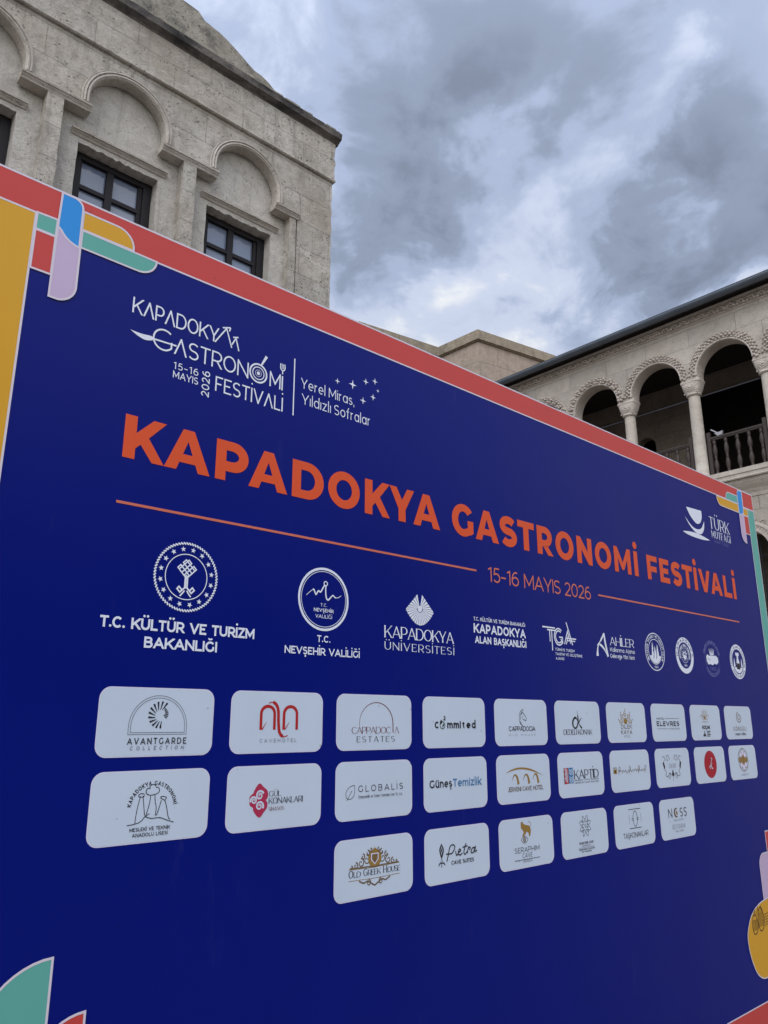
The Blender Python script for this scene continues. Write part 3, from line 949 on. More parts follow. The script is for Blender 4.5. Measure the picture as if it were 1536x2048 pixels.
# arch mouldings
ap = [(-.008, .12), (-.008, -.022), (.012, -.050), (.030, -.044), (.036, -.030), (.048, -.055), (.062, -.048), (.066, -.026), (.080, -.034), (.088, -.004)]
for k in bays:
    cx = CX0 + BAY * k
    path = [((cx + AR, ZI1 + .008), (1, 0)), ((cx + AR, ZSP - .005), (1, 0))]
    path += [((cx + AR * math.cos(R(t)), ZSP + AR * math.sin(R(t))), (math.cos(R(t)), math.sin(R(t)))) for t in range(0, 181, 5)]
    path += [((cx - AR, ZSP - .005), (-1, 0)), ((cx - AR, ZI1 + .008), (-1, 0))]
    b_ = bmesh.new()
    sweep(b_, path, ap, ff)
    o = mesh_obj('arch_moulding', done(b_), M['tuff_trim'], house)
    # hood over the window
    b_ = bmesh.new()
    sweep(b_, [((cx - .61, 8.372), (0, 1)), ((cx + .61, 8.372), (0, 1))], [(0, .16), (0, .138), (.022, .120), (.034, .100), (.044, .102), (.048, .082), (.066, .078), (.072, .098), (.080, .16)], ff)
    mesh_obj('window_hood', done(b_), M['tuff_trim'], house)
    # window: outer frame with a mullion and transoms, panes behind
    y0, y1 = FY + .32, FY + .39
    fr = bmesh.new()
    zt = WH1 - .035
    box(fr, cx - WW + .004, y0 - .02, WH0 + .004, cx - WW + .100, y1 + .03, WH1 - .006)
    box(fr, cx + WW - .115, y0 - .02, WH0 + .004, cx + WW - .004, y1 + .03, WH1 - .006)
    box(fr, cx - WW + .101, y0 - .018, WH1 - .085, cx + WW - .116, y1 + .028, WH1 - .007)
    box(fr, cx - WW + .101, y0 - .018, WH0 + .004, cx + WW - .116, y1 + .028, WH0 + .10)
    wnd = mesh_obj('window', fr, M['darkwood'], house)
    ml = bmesh.new()
    box(ml, cx - .072, y0 - .006, WH0 + .101, cx + .014, y1, WH1 - .086)
    for z in (7.853, 7.473, 7.093):
        box(ml, cx - WW + .101, y0, z - .027, cx - .073, y1 - .004, z + .027)
        box(ml, cx + .015, y0, z - .027, cx + WW - .116, y1 - .004, z + .027)
    # sash edges
    box(ml, cx - WW + .102, y0 + .004, WH0 + .101, cx - WW + .130, y1 - .006, WH1 - .087)
    box(ml, cx + WW - .170, y0 + .004, WH0 + .101, cx + WW - .117, y1 - .006, WH1 - .087)
    mesh_obj('mullion', ml, M['darkwood'], wnd)
    for sx in (-1, 1):
        for z0, z1 in ((7.881, 8.214), (7.501, 7.825), (7.121, 7.445), (6.852, 7.065)):
            pn = bmesh.new()
            if sx < 0:
                box(pn, cx - WW + .103, y1 - .030, z0, cx - .074, y1 - .022, z1)
            else:
                box(pn, cx + .016, y1 - .030, z0, cx + WW - .118, y1 - .022, z1)
            mesh_obj('pane', pn, M['glass'], wnd)
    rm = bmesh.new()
    box(rm, cx - WW + .02, FY + .60, WH0, cx + WW - .02, FY + .62, WH1)  # dark sheet, the unlit room's shade put into its colour
    mesh_obj('room_shade', rm, M['room'], wnd)
# cornice
cor = bmesh.new()
cp = [(0, .3), (0, -.036), (.02, -.050), (.045, -.100), (.055, -.125), (.150, -.140), (.155, -.125), (.155, .3)]
n = 120
rnd = random.Random(9)
path = [((-6.0 + (XR + .075 + 6.0) * i / n, 10.302 + (rnd.random() - .5) * .012 * (i < n)), (0, 1)) for i in range(n + 1)]
sweep(cor, path, cp, ff)
box(cor, XR - .2, FY + .31, 10.304, XR + .05, 16.1, 10.452)
mesh_obj('cornice', done(cor), M['tuff_black'], house)
# broken roofing slabs lying along the cornice
sb = bmesh.new()
x = 3.0
rnd = random.Random(4)
while x < XR + .0:
    w_ = rnd.uniform(.16, .42)
    h_ = rnd.uniform(.02, .055)
    x1 = min(x + w_, XR + .07)
    pts = [(x, 10.459), (x1 - .012, 10.459), (x1 - .02, 10.459 + h_), (x + (x1 - x) * .5, 10.459 + h_ * rnd.uniform(.7, 1.2)), (x + .01, 10.459 + h_ * rnd.uniform(.6, 1))]
    prism(sb, pts, -.135 + rnd.uniform(0, .03), .25, ff)
    x = x1
mesh_obj('roof_slab', done(sb), M['tuff_roof'], house)
# gable of rough stone rising to the left, with the roof behind it
gb = bmesh.new()
slope = jitter((5.30, 10.62), (0.55, 12.34), 40, .022, 12)
left = jitter((0.55, 12.34), (-5.6, 10.25), 40, .02, 13)
outl = [(5.36, 10.455)] + slope + left[1:] + [(-5.6, 10.455)]
prism(gb, outl, .06, .75, ff)
mesh_obj('gable', done(gb), M['tuff_roof'], house)
rf = bmesh.new()
prism(rf, [(5.5, 10.45), (5.2, 10.60), (.55, 12.28), (-5.5, 10.2), (-5.9, 10.05), (-5.9, 10.0)], .76, 8.0, ff)
mesh_obj('roof', done(rf), M['tuff_roof'], house)

# small iron peg in the worn corner
pg_ = bmesh.new()
box(pg_, XR - .03, FY + .10, 8.86, XR + .055, FY + .125, 8.885)
box(pg_, XR + .035, FY + .10, 8.886, XR + .055, FY + .125, 8.92)
mesh_obj('iron_peg', pg_, M['darkwood'], house)

# ------------------------------------------------------------------ the two storey arcade on the right, at right angles to the board
M['ashlar'] = stone('pale ashlar', (0.44, 0.395, 0.345), (0.50, 0.46, 0.41), (0.39, 0.35, 0.305), blocks=(0.95, 0.36, (0.3, 0.05)), pores=0.25, axis='YZ', mortar=0.42)
M['carved'] = stone('carved stone', (0.50, 0.435, 0.385), (0.55, 0.49, 0.44), (0.42, 0.365, 0.32), pores=0.1)
M['column'] = stone('column stone', (0.48, 0.43, 0.37), (0.54, 0.49, 0.43), (0.43, 0.375, 0.32), pores=0.4)
M['gutter'] = plain('dark zinc gutter', (0.11, 0.13, 0.16), 0.36, metal=0.45, var=.3, scale=3)
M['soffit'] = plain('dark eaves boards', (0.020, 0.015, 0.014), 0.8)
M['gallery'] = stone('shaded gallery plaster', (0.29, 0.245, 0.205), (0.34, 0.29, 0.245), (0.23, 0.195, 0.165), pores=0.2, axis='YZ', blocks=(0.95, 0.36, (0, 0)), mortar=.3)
M['railwood'] = plain('dark turned wood', (0.040, 0.028, 0.024), 0.6, var=.4, stretch=(4, 4, 12))
M['iron'] = plain('dark iron', (0.03, 0.03, 0.036), 0.5, metal=.6)
M['tiles'] = plain('roof tiles', (0.16, 0.10, 0.075), 0.85, scale=3)
AX = 14.0
def fa(a, b, d):
    return (AX + d, a, b)
AB, ARR = 1.43, 0.545
AC = [5.705 + AB * k for k in range(-2, 5)]          # arch centres along Y
YL, YH = AC[0] - AB / 2, AC[-1] + AB / 2
ZSPR, ZCAP0, ZFL = 8.27, 7.90, 6.11
arcade = thing('arcaded_building', 'two storey stone arcade with carved arches, columns and a dark gutter', 'building', loc=(15.5, 8, 0))
aw = bmesh.new()
ZT = 9.66
for c in AC:
    l, r = c - AB / 2, c + AB / 2
    out = [(l, ZSPR), (l, ZT), (r, ZT), (r, ZSPR), (c + ARR, ZSPR)] + arc(c, ZSPR, ARR, ARR, 0, 180, 30)[1:-1] + [(c - ARR, ZSPR)]
    prism(aw, out, 0, .28, fa)
# end walls
prism(aw, [(YL - 6, 0), (YL, 0), (YL, ZT), (YL - 6, ZT)], 0, .28, fa)
prism(aw, [(YH, 0), (YH + .9, 0), (YH + .9, ZT), (YH, ZT)], 0, .28, fa)
# lower storey wall
LR, LSP, LZT = 0.42, 4.57, 5.60
for c in AC:
    l, r = c - AB / 2, c + AB / 2
    out = [(l, 0), (l, LZT), (r, LZT), (r, 0), (c + LR, 0), (c + LR, LSP)] + arc(c, LSP, LR, LR, 0, 180, 26)[1:-1] + [(c - LR, LSP), (c - LR, 0)]
    prism(aw, out, 0.0, .45, fa)
box(aw, AX + 4.6, YL - 6, 0, AX + 5.0, YH + .9, ZT)
mesh_obj('wall', done(aw), M['ashlar'], arcade)
# inside of the gallery
gw = bmesh.new()
GX = AX + 2.5
DO0, DO1 = 5.2, 7.62
def slab(y0, y1, z0, z1):
    box(gw, GX, y0, z0, GX + .25, y1, z1)
slab(YL - 3, DO0, ZFL, 9.40); slab(DO0 + .001, DO1, 9.0, 9.40)
slab(DO1 + .001, 8.55, ZFL, 9.40); slab(9.05, 9.85, ZFL, 9.40); slab(10.35, YH + .9, ZFL, 9.40)
for y in (8.80, 10.10):
    pts = [(y - .249, 9.40), (y - .249, 8.05)] + arc(y, 8.05, .249, .25, 180, 0, 14)[1:-1] + [(y + .249, 8.05), (y + .249, 9.40)]
    prism(gw, pts, GX - AX, GX - AX + .25, fa)
    box(gw, GX, y - .249, ZFL, GX + .25, y + .249, 7.05)
box(gw, AX + .35, YH + .55, ZFL, GX, YH + .9, 9.40)
box(gw, AX + .35, YL - 3, ZFL, GX, YL - 2.7, 9.40)
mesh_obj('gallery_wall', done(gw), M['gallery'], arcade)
dk = bmesh.new()
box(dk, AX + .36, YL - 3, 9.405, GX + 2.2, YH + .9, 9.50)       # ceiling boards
box(dk, GX + 1.8, YL - 2.5, ZFL, GX + 2.0, YH + .8, 9.40)       # near-black sheet, its colour stands for the shade in the rooms behind
mesh_obj('ceiling_and_room_shade', dk, M['soffit'], arcade)
fl = bmesh.new()
box(fl, AX + .455, YL - 3, ZFL - .30, AX + 4.59, YH + .9, ZFL - .004)
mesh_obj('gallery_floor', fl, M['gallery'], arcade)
lo = bmesh.new()
box(lo, AX + 1.6, YL - 3, 0, AX + 1.8, YH + .9, 5.75)
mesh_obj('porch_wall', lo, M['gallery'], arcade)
# balcony edge with a cove below
sl_ = bmesh.new()
sweep(sl_, [((YL - 6, 5.60), (0, 1)), ((YH + .9, 5.60), (0, 1))], [(-.002, .30), (-.002, -.012), (.06, -.020), (.13, -.055), (.20, -.110), (.26, -.150), (.315, -.165)], fa)
sweep(sl_, [((YL - 6, 5.92), (0, 1)), ((YH + .9, 5.92), (0, 1))], [(0, .40), (0, -.205), (.02, -.215), (.03, -.205), (.085, -.205), (.10, -.222), (.185, -.222), (.185, .40)], fa)
mesh_obj('balcony_edge', done(sl_), M['column'], arcade)
# columns with capitals, one per pier
def lathe(bm, cx, cy, prof, n=20, mi=0):
    rows = []
    for r, z in prof:
        rows.append([bm.verts.new((cx + r * math.cos(2 * PI * i / n), cy + r * math.sin(2 * PI * i / n), z)) for i in range(n)])
    for i in range(len(rows) - 1):
        for j in range(n):
            bm.faces.new((rows[i][j], rows[i][(j + 1) % n], rows[i + 1][(j + 1) % n], rows[i + 1][j])).material_index = mi
    bm.faces.new(list(reversed(rows[0]))); bm.faces.new(rows[-1])

def bead(bm, x, y, z, r, flat=0.6, seg=6):
    """a carved boss standing off the facade"""
    m = Matrix.Translation((x, y, z)) @ Matrix.Diagonal((r * flat, r, r, 1))
    bmesh.ops.create_icosphere(bm, subdivisions=1, radius=1, matrix=m)

PIERS = [c - AB / 2 for c in AC] + [AC[-1] + AB / 2]
for y in PIERS:
    cb = bmesh.new()
    lathe(cb, AX + .145, y, [(.140, ZFL + .075), (.140, ZFL + .12), (.120, ZFL + .14), (.118, ZFL + .8), (.112, ZCAP0 - .03), (.110, ZCAP0)], 24)
    col = mesh_obj('column', cb, M['column'], arcade, smooth=False)
    for p in col.data.polygons:
        p.use_smooth = abs(p.normal.z) < .5
    kb = bmesh.new()
    # flaring block: round below, rectangular above
    def ringpts(hx, hy, z, e):
        pts = []
        for i in range(24):
            a = 2 * PI * i / 24
            c_, s_ = math.cos(a), math.sin(a)
            pts.append(kb.verts.new((AX + .145 + hx * math.copysign(abs(c_) ** e, c_), y + hy * math.copysign(abs(s_) ** e, s_), z)))
        return pts
    rows = [ringpts(*q) for q in ((.125, .125, ZCAP0 + .001, 1.0), (.150, .150, ZCAP0 + .025, 1.0), (.138, .142, ZCAP0 + .05, .9), (.150, .172, ZCAP0 + .13, .7), (.160, .188, ZCAP0 + .22, .5), (.162, .196, ZCAP0 + .27, .4), (.168, .200, ZCAP0 + .275, .3), (.168, .200, ZCAP0 + .315, .3), (.156, .188, ZCAP0 + .325, .3), (.156, .186, ZSPR - .001, .3))]
    for i in range(len(rows) - 1):
        for j in range(24):
            kb.faces.new((rows[i][j], rows[i][(j + 1) % 24], rows[i + 1][(j + 1) % 24], rows[i + 1][j]))
    kb.faces.new(list(reversed(rows[0]))); kb.faces.new(rows[-1])
    for rr, nn, sz in ((.0, 1, .034), (.055, 10, .018), (.092, 16, .014)):
        for q in range(nn):
            a = 2 * PI * q / nn
            bead(kb, AX - .008, y + rr * math.cos(a), ZCAP0 + .185 + rr * math.sin(a), sz, .7)
    for q in range(7):
        bead(kb, AX + .035, y - .135 + .045 * q, ZCAP0 + .065, .018, .8)
    mesh_obj('capital', kb, M['carved'], arcade)
# carved bands round the upper arches
rnd = random.Random(21)
for ci, c in enumerate(AC):
    b_ = bmesh.new()
    path = [((c + ARR * math.cos(R(t)), ZSPR + ARR * math.sin(R(t))), (math.cos(R(t)), math.sin(R(t)))) for t in range(0, 181, 5)]
    sweep(b_, path, [(-.006, .28), (-.006, -.012), (.006, -.036), (.026, -.036), (.034, -.014), (.150, -.014), (.158, -.030), (.166, -.002)], fa)
    style = 0 if c > 8 else 1
    if style:
        nA = 25
        for q in range(nA):
            t = R(2 + 176 * q / (nA - 1))
            for rr, sz in ((.052, .030), (.096, .034), (.140, .027)):
                tt = t + (R(3.6) if rr == .096 else 0)
                bead(b_, AX - .030, c + (ARR + rr) * math.cos(tt), ZSPR + (ARR + rr) * math.sin(tt), sz * rnd.uniform(.65, 1.15), 1.35)
    else:
        nA = 12
        for q in range(nA):
            t = R(4 + 172 * q / (nA - 1))
            cy, cz = c + (ARR + .095) * math.cos(t), ZSPR + (ARR + .095) * math.sin(t)
            for p in range(5):
                a = 2 * PI * p / 5 + t
                bead(b_, AX - .040, cy + .050 * math.cos(a), cz + .050 * math.sin(a), .036 * rnd.uniform(.8, 1.15), 1.3)
            bead(b_, AX - .045, cy, cz, .018, 1.2)
    mesh_obj('carved_arch', done(b_), M['carved'], arcade)
    # lower arch band
    b_ = bmesh.new()
    path = [((c + LR * math.cos(R(t)), LSP + LR * math.sin(R(t))), (math.cos(R(t)), math.sin(R(t)))) for t in range(0, 181, 6)]
    sweep(b_, path, [(-.005, .44), (-.005, -.030), (.03, -.035), (.04, -.012), (.10, -.012), (.11, -.030), (.155, -.030), (.165, -.002)], fa)
    for q in range(30):
        t = R(3 + 174 * q / 29)
        for s in (.055, .085):
            bead(b_, AX - .014, c + (LR + s) * math.cos(t), LSP + (LR + s) * math.sin(t), .017, .9)
    for q in range(11):
        t = R(8 + 164 * q / 10)
        for p in range(5):
            a = t + R(-90 + 45 * p)
            bead(b_, AX - .006, c + (LR + .20) * math.cos(t) + .04 * math.cos(a), LSP + (LR + .20) * math.sin(t) + .04 * math.sin(a), .016, .9)
    mesh_obj('carved_arch', done(b_), M['carved'], arcade)
    # grille in the lower arch
    gr = bmesh.new()
    for q in range(7):
        yy = c - LR + .06 + q * .12
        box(gr, AX + .30, yy - .010, 0.02, AX + .32, yy + .010, LSP + .30)
    for z in (1.0, 2.0, 3.0, 3.55, 4.05, 4.55):
        box(gr, AX + .296, c - LR, z - .012, AX + .324, c + LR, z + .012)
    mesh_obj('iron_grille', gr, M['iron'], arcade)
    # tie rod across each upper arch
    tr = bmesh.new()
    box(tr, AX + .155, c - AB / 2 + .13, 7.862, AX + .175, c + AB / 2 - .13, 7.884)
    mesh_obj('tie_rod', tr, M['iron'], arcade)
# running carved moulding
mo = bmesh.new()
sweep(mo, [((YL - 6, 9.375), (0, 1)), ((YH + .9, 9.375), (0, 1))], [(-.002, .02), (0, -.020), (.018, -.040), (.030, -.010), (.15, -.014), (.168, -.070), (.20, -.085), (.205, .02)], fa)
y = YL - 1.0
q = 0
while y < YH + .8:
    for p in range(5):
        a = R(180 * p / 4)
        bead(mo, AX - .030, y + .062 * math.cos(a), 9.432 + .066 * math.sin(a), .032, 1.5)
    bead(mo, AX - .030, y, 9.440, .026, 1.6)
    bead(mo, AX - .024, y + .097, 9.425, .022, 1.5)
    bead(mo, AX - .024, y + .097, 9.505, .020, 1.5)
    y += .195
mesh_obj('carved_moulding', done(mo), M['carved'], arcade)
# eaves, roof and gutter
ev = bmesh.new()
box(ev, AX - .27, YL - 6, 9.630, AX - .002, YH + 1.0, 9.660)
box(ev, AX - .10, YL - 6, 9.590, AX - .001, YH + 1.0, 9.629)
mesh_obj('eaves', ev, M['soffit'], arcade)
rf = bmesh.new()
fn = lambda a, b, d: (AX + b, a, d)
v = [rf.verts.new(p) for p in ((AX - .36, YL - 6, 9.68), (AX - .36, YH + 1, 9.68), (AX + 2.6, YH + 1, 10.25), (AX + 2.6, YL - 6, 10.25), (AX + 5.3, YH + 1, 9.68), (AX + 5.3, YL - 6, 9.68))]
rf.faces.new((v[0], v[1], v[2], v[3])); rf.faces.new((v[3], v[2], v[4], v[5])); rf.faces.new((v[0], v[3], v[5])); rf.faces.new((v[1], v[4], v[2])); rf.faces.new((v[0], v[5], v[4], v[1]))
mesh_obj('roof', done(rf), M['tiles'], arcade)
gt = bmesh.new()
prof = [(.092 * math.cos(R(t)), .092 * math.sin(R(t))) for t in range(180, 361, 15)]
prof = prof + [(.100, .012), (.085, .012)] + [(.080 * math.cos(R(t)), .080 * math.sin(R(t))) for t in range(360, 179, -15)] + [(-.085, .012), (-.100, .012)]
for y0, y1 in [(YL - 6 + i * 2.0, YL - 6 + (i + 1) * 2.0 + .0) for i in range(9)]:
    y1 = min(y1, YH + 1)
    if y1 <= y0:
        continue
    rows = [[gt.verts.new((AX - .34 + p[0], yy, 9.64 + p[1])) for p in prof] for yy in (y0, y1)]
    m_ = len(prof)
    for j in range(m_):
        gt.faces.new((rows[0][j], rows[1][j], rows[1][(j + 1) % m_], rows[0][(j + 1) % m_]))
    rows = [[gt.verts.new((AX - .34 + p[0] * 1.06, yy, 9.64 + p[1] * 1.06)) for p in prof[:13]] for yy in (y0, y0 + .06)]
    for j in range(12):
        gt.faces.new((rows[0][j], rows[1][j], rows[1][j + 1], rows[0][j + 1]))
    box(gt, AX - .42, y0 + .9, 9.653, AX - .26, y0 + .925, 9.663)
gut = mesh_obj('gutter', done(gt), M['gutter'], arcade)

# wooden railings between the columns, each a part with its balusters
bp_ = [(.020, 0), (.026, .02), (.026, .06), (.018, .075), (.024, .10), (.034, .17), (.036, .21), (.026, .28), (.017, .31), (.024, .325), (.024, .345), (.017, .36), (.026, .40), (.036, .47), (.034, .51), (.024, .575), (.018, .60), (.027, .62), (.027, .665), (.020, .68)]
balm = bmesh.new()
lathe(balm, 0, 0, [(r * 1.25, z * 1.06) for r, z in bp_], 12)
bal_me = bpy.data.meshes.new('baluster')
done(balm).to_mesh(bal_me); balm.free()
bal_me.materials.append(M['railwood'])
for p in bal_me.polygons:
    p.use_smooth = True
RX = AX + .19
for c in AC[1:]:
    rb = bmesh.new()
    y0, y1 = c - AB / 2 + .155, c + AB / 2 - .155
    box(rb, RX - .040, y0 + .062, 6.945, RX + .040, y1 - .062, 6.978)
    box(rb, RX - .028, y0 + .062, 6.915, RX + .028, y1 - .062, 6.944)
    box(rb, RX - .032, y0 + .062, 6.135, RX + .032, y1 - .062, 6.185)
    box(rb, RX - .035, y0 - .010, 6.108, RX + .035, y0 + .060, 7.090)
    box(rb, RX - .035, y1 - .060, 6.108, RX + .035, y1 + .010, 7.090)
    rl = mesh_obj('railing', rb, M['railwood'], arcade)
    nb = 5
    for q in range(nb):
        bo = bpy.data.objects.new('baluster', bal_me)
        COL.objects.link(bo)
        bo.parent = rl
        bo.location = (RX, y0 + .115 + (y1 - y0 - .23) * q / (nb - 1), 6.187)
        bo.rotation_euler = (0, 0, q * .7)
for o in list(bpy.data.objects):
    if o.name.startswith('baluster'):
        o.matrix_parent_inverse = o.parent.matrix_parent_inverse.inverted() @ Matrix.Identity(4) if False else Matrix.Identity(4)

# small pale bracket with a thin rod, sitting on the railing
M['paleplastic'] = plain('pale plastic', (0.30, 0.30, 0.32), 0.5)
cl = bmesh.new()
cy_, cz_ = 6.035, 6.981
prism(cl, [(cy_ - .075, cz_ + .085), (cy_ - .060, cz_ + .010), (cy_ + .030, cz_), (cy_ + .055, cz_ + .040), (cy_ + .085, cz_ + .060), (cy_ + .030, cz_ + .075), (cy_ - .030, cz_ + .070)], .16, .22, fa)
d0, d1 = Vector((AX + .19, cy_ + .020, cz_ + .055)), Vector((AX + .19, cy_ + .155, cz_ + .165))
dd = d1 - d0
bmesh.ops.create_cone(cl, cap_ends=True, segments=10, radius1=.015, radius2=.013, depth=dd.length, matrix=Matrix.Translation((d0 + d1) / 2) @ dd.to_track_quat('Z', 'Y').to_matrix().to_4x4())
br = mesh_obj('clamp', done(cl), M['paleplastic'])
br['label'] = 'small pale clamp with a thin rod on the dark railing'
br['category'] = 'clamp'

# ------------------------------------------------------------------ the flat roofed block behind, between the two
M['block'] = stone('pinkish ashlar', (0.37, 0.31, 0.255), (0.42, 0.345, 0.295), (0.32, 0.27, 0.225), blocks=(1.35, 0.62, (0.2, 0.45)), pores=0.3, mortar=0.8, tint=1.0, mott=.6, streak=.4)
M['blockcope'] = stone('coping stone', (0.29, 0.245, 0.185), (0.34, 0.29, 0.225), (0.22, 0.19, 0.15), pores=0.5, mott=.6, streak=.5, blocks=(1.6, 4.0, (0.2, 1.0)), mortar=.4)
H = 11.3
back = thing('flat_roofed_block', 'plain ashlar block with a stone coping stepping out behind the arcade', 'building', loc=(17, 15.5, 0))
foot = [(1.142, 1.366), (1.396, 1.328), (1.402, 1.189), (1.680, 1.142)]
foot = [(x * H, y * H) for x, y in foot]
def offset(pts, e):
    out = []
    for i, p in enumerate(pts):
        P_ = Vector(p)
        d1 = (P_ - Vector(pts[i - 1])) if i else (Vector(pts[1]) - P_)
        d2 = (Vector(pts[i + 1]) - P_) if i < len(pts) - 1 else (P_ - Vector(pts[i - 1]))
        n1 = Vector((d1.y, -d1.x)).normalized(); n2 = Vector((d2.y, -d2.x)).normalized()
        m = (n1 + n2).normalized()
        k = e / max(.4, m.dot(n1))
        out.append((P_.x + m.x * k, P_.y + m.y * k))
    return out
def block(bm, pts, z0, z1):
    poly = pts + [(pts[-1][0] + 2, pts[-1][1] + 8), (pts[0][0] + 2, pts[0][1] + 8)]
    prism(bm, poly, z0, z1, lambda a, b, d: (a, b, d))
bm = bmesh.new()
block(bm, offset(foot, -.10), 0, EYE + H - .325)
mesh_obj('wall', done(bm), M['block'], back)
bm = bmesh.new()
block(bm, foot, EYE + H - .30, EYE + H)
block(bm, offset(foot, -.05), EYE + H - .326, EYE + H - .301)
mesh_obj('coping', done(bm), M['blockcope'], back)

# ------------------------------------------------------------------ added unseen wing behind the viewer, limits sky light and reflection on the board
rear = thing('added_rear_wing', 'plain two storey stone wing added out of view to limit sky light on the board', 'building', loc=(2, -16, 0))
wb = bmesh.new()
for k in range(-6, 10):
    x0 = k * 2.4
    for z0, z1, z2 in ((0, 1.0, 3.0), (4.2, 5.2, 7.2)):
        prism(wb, [(x0, z0), (x0 + .7, z0), (x0 + .7, z0 + 4.2 - .001), (x0, z0 + 4.2 - .001)], 0, .5, lambda a, b, d: (a, -14 - d, b))
        prism(wb, [(x0 + .701, z0), (x0 + 2.399, z0), (x0 + 2.399, z1), (x0 + .701, z1)], .002, .5, lambda a, b, d: (a, -14 - d, b))
        prism(wb, [(x0 + .701, z2), (x0 + 2.399, z2), (x0 + 2.399, z0 + 4.199), (x0 + .701, z0 + 4.199)], .002, .5, lambda a, b, d: (a, -14 - d, b))
box(wb, -14.6, -20, 0, 24.2, -19.5, 8.4)
mesh_obj('wall', done(wb), M['paving'], rear)
wb = bmesh.new()
box(wb, -14.8, -20.2, 8.401, 24.4, -13.8, 8.75)
mesh_obj('roof', wb, M['tiles'], rear)
for k in range(-6, 10):
    for z1, z2 in ((1.0, 3.0), (5.2, 7.2)):
        wb = bmesh.new()
        box(wb, k * 2.4 + .72, -14.33, z1 + .01, k * 2.4 + 2.38, -14.28, z2 - .01)
        mesh_obj('window', wb, M['glass'], rear)

# ------------------------------------------------------------------ the billboard
class Local(Print):
    """a Print whose coordinates start at a card's top left corner"""
    def __init__(self, layer, ox=0.0, oz=0.0):
        super().__init__(layer)
        self.ox, self.oz = ox, oz
    def poly(self, pts, step=True):
        super().poly([(p[0] + self.ox, p[1] + self.oz) for p in pts], step)

BX0, BX1, BZ1 = 0.38, 5.078, 3.061
board = thing('billboard', 'long dark blue festival billboard with orange headline and rows of white sponsor cards', 'billboard', loc=(2.7, 2.03, 0))

bm = bmesh.new()
bmesh.ops.create_cube(bm, size=1)
bmesh.ops.scale(bm, vec=(BX1 - BX0, 0.06, BZ1), verts=bm.verts)
bmesh.ops.translate(bm, vec=((BX0 + BX1) / 2, BOARD_Y + 0.03, BZ1 / 2), verts=bm.verts)
mesh_obj('panel', bm, M['navy'], board)
M['timber'] = plain('rough timber', (0.22, 0.14, 0.08), 0.8, stretch=(2, 2, 20))
for bx in (0.9, 2.1, 3.3, 4.5):
    bm = bmesh.new()
    for a, b in (((bx, 2.11, 0), (bx, 2.11, 2.6)), ((bx, 3.0, 0), (bx, 2.13, 2.0)), ((bx, 2.13, 0.12), (bx, 2.95, 0.12))):
        a, b = Vector(a), Vector(b)
        d = (b - a)
        mt = Matrix.Translation((a + b) / 2) @ d.to_track_quat('Z', 'Y').to_matrix().to_4x4() @ Matrix.Diagonal((0.06, 0.06, d.length, 1))
        bmesh.ops.create_cube(bm, size=1, matrix=mt)
    mesh_obj('brace', bm, M['timber'], board)

LW = 0.0058
def deco(name, items, label=None):
    """items: (material, points, layer) with a pale outline round each"""
    P = Print(0)
    for k, (mat, pts, lay) in enumerate(items):
        P.d = 0.0008 + LAYER * lay + 0.00006 * k
        P.i = 0
        P.mat(mat).poly(pts)
        P.i = 6
        P.mat('line').ribbon(pts, LW, closed=True)
    P.build(name, board, label)

# border bands
deco('border_band', [('red', [(BX0, 2.960), (BX1 - .003, 2.957), (BX1 - .003, 3.058), (BX0, 3.058)], 0)], 'red band along the top edge')
deco('border_band', [('yellow', [(BX0 + .004, 0.01), (0.508, 0.01), (0.508, 2.960), (BX0 + .004, 2.960)], 1)], 'yellow band down the left edge')
deco('border_band', [('teal', [(4.980, 0.01), (BX1 - .004, 0.01), (BX1 - .004, 2.945), (4.980, 2.942)], 1)], 'teal band down the right edge')
deco('border_band', [('red', [(3.99, 0.01), (4.974, 0.01), (4.974, 0.227), (3.99, 0.225)], 0)], 'red block in the bottom right corner')
# corner ornaments
bl = [(.568, 2.945)] + [(.570, 3.055), (.605, 3.055)] + arc(.603, 3.027, .028, .028, 80, 0, 6) + [(.632, 2.903)] + arc(.640, 2.967, .070, .064, -97, -160, 7)[1:-1]
li = [(.567, 2.724), (.585, 2.724)] + arc(.582, 2.777, .054, .054, -80, 0, 8) + [(.635, 2.903)] + arc(.640, 2.967, .070, .064, -97, -160, 7)[1:-1] + [(.568, 2.945)]
deco('corner_ornament', [
    ('teal', [(.511, 2.911), (.566, 2.911), (.566, 2.964), (.511, 2.962)], 2),
    ('red', [(.511, 2.790), (.566, 2.790), (.566, 2.909), (.511, 2.909)], 2),
    ('yellow', [(.634, 2.965), (.789, 2.965)] + arc(.735, 2.970, .054, .054, 0, 90, 8) + [(.634, 3.024)], 2),
    ('teal', [(.636, 2.907), (.81, 2.906)] + arc(.808, 2.960, .056, .054, -85, 0, 8) + [(.636, 2.963)], 2),
    ('lilac', li, 3), ('azure', bl, 3)], 'interlaced coloured bars in the top left corner')
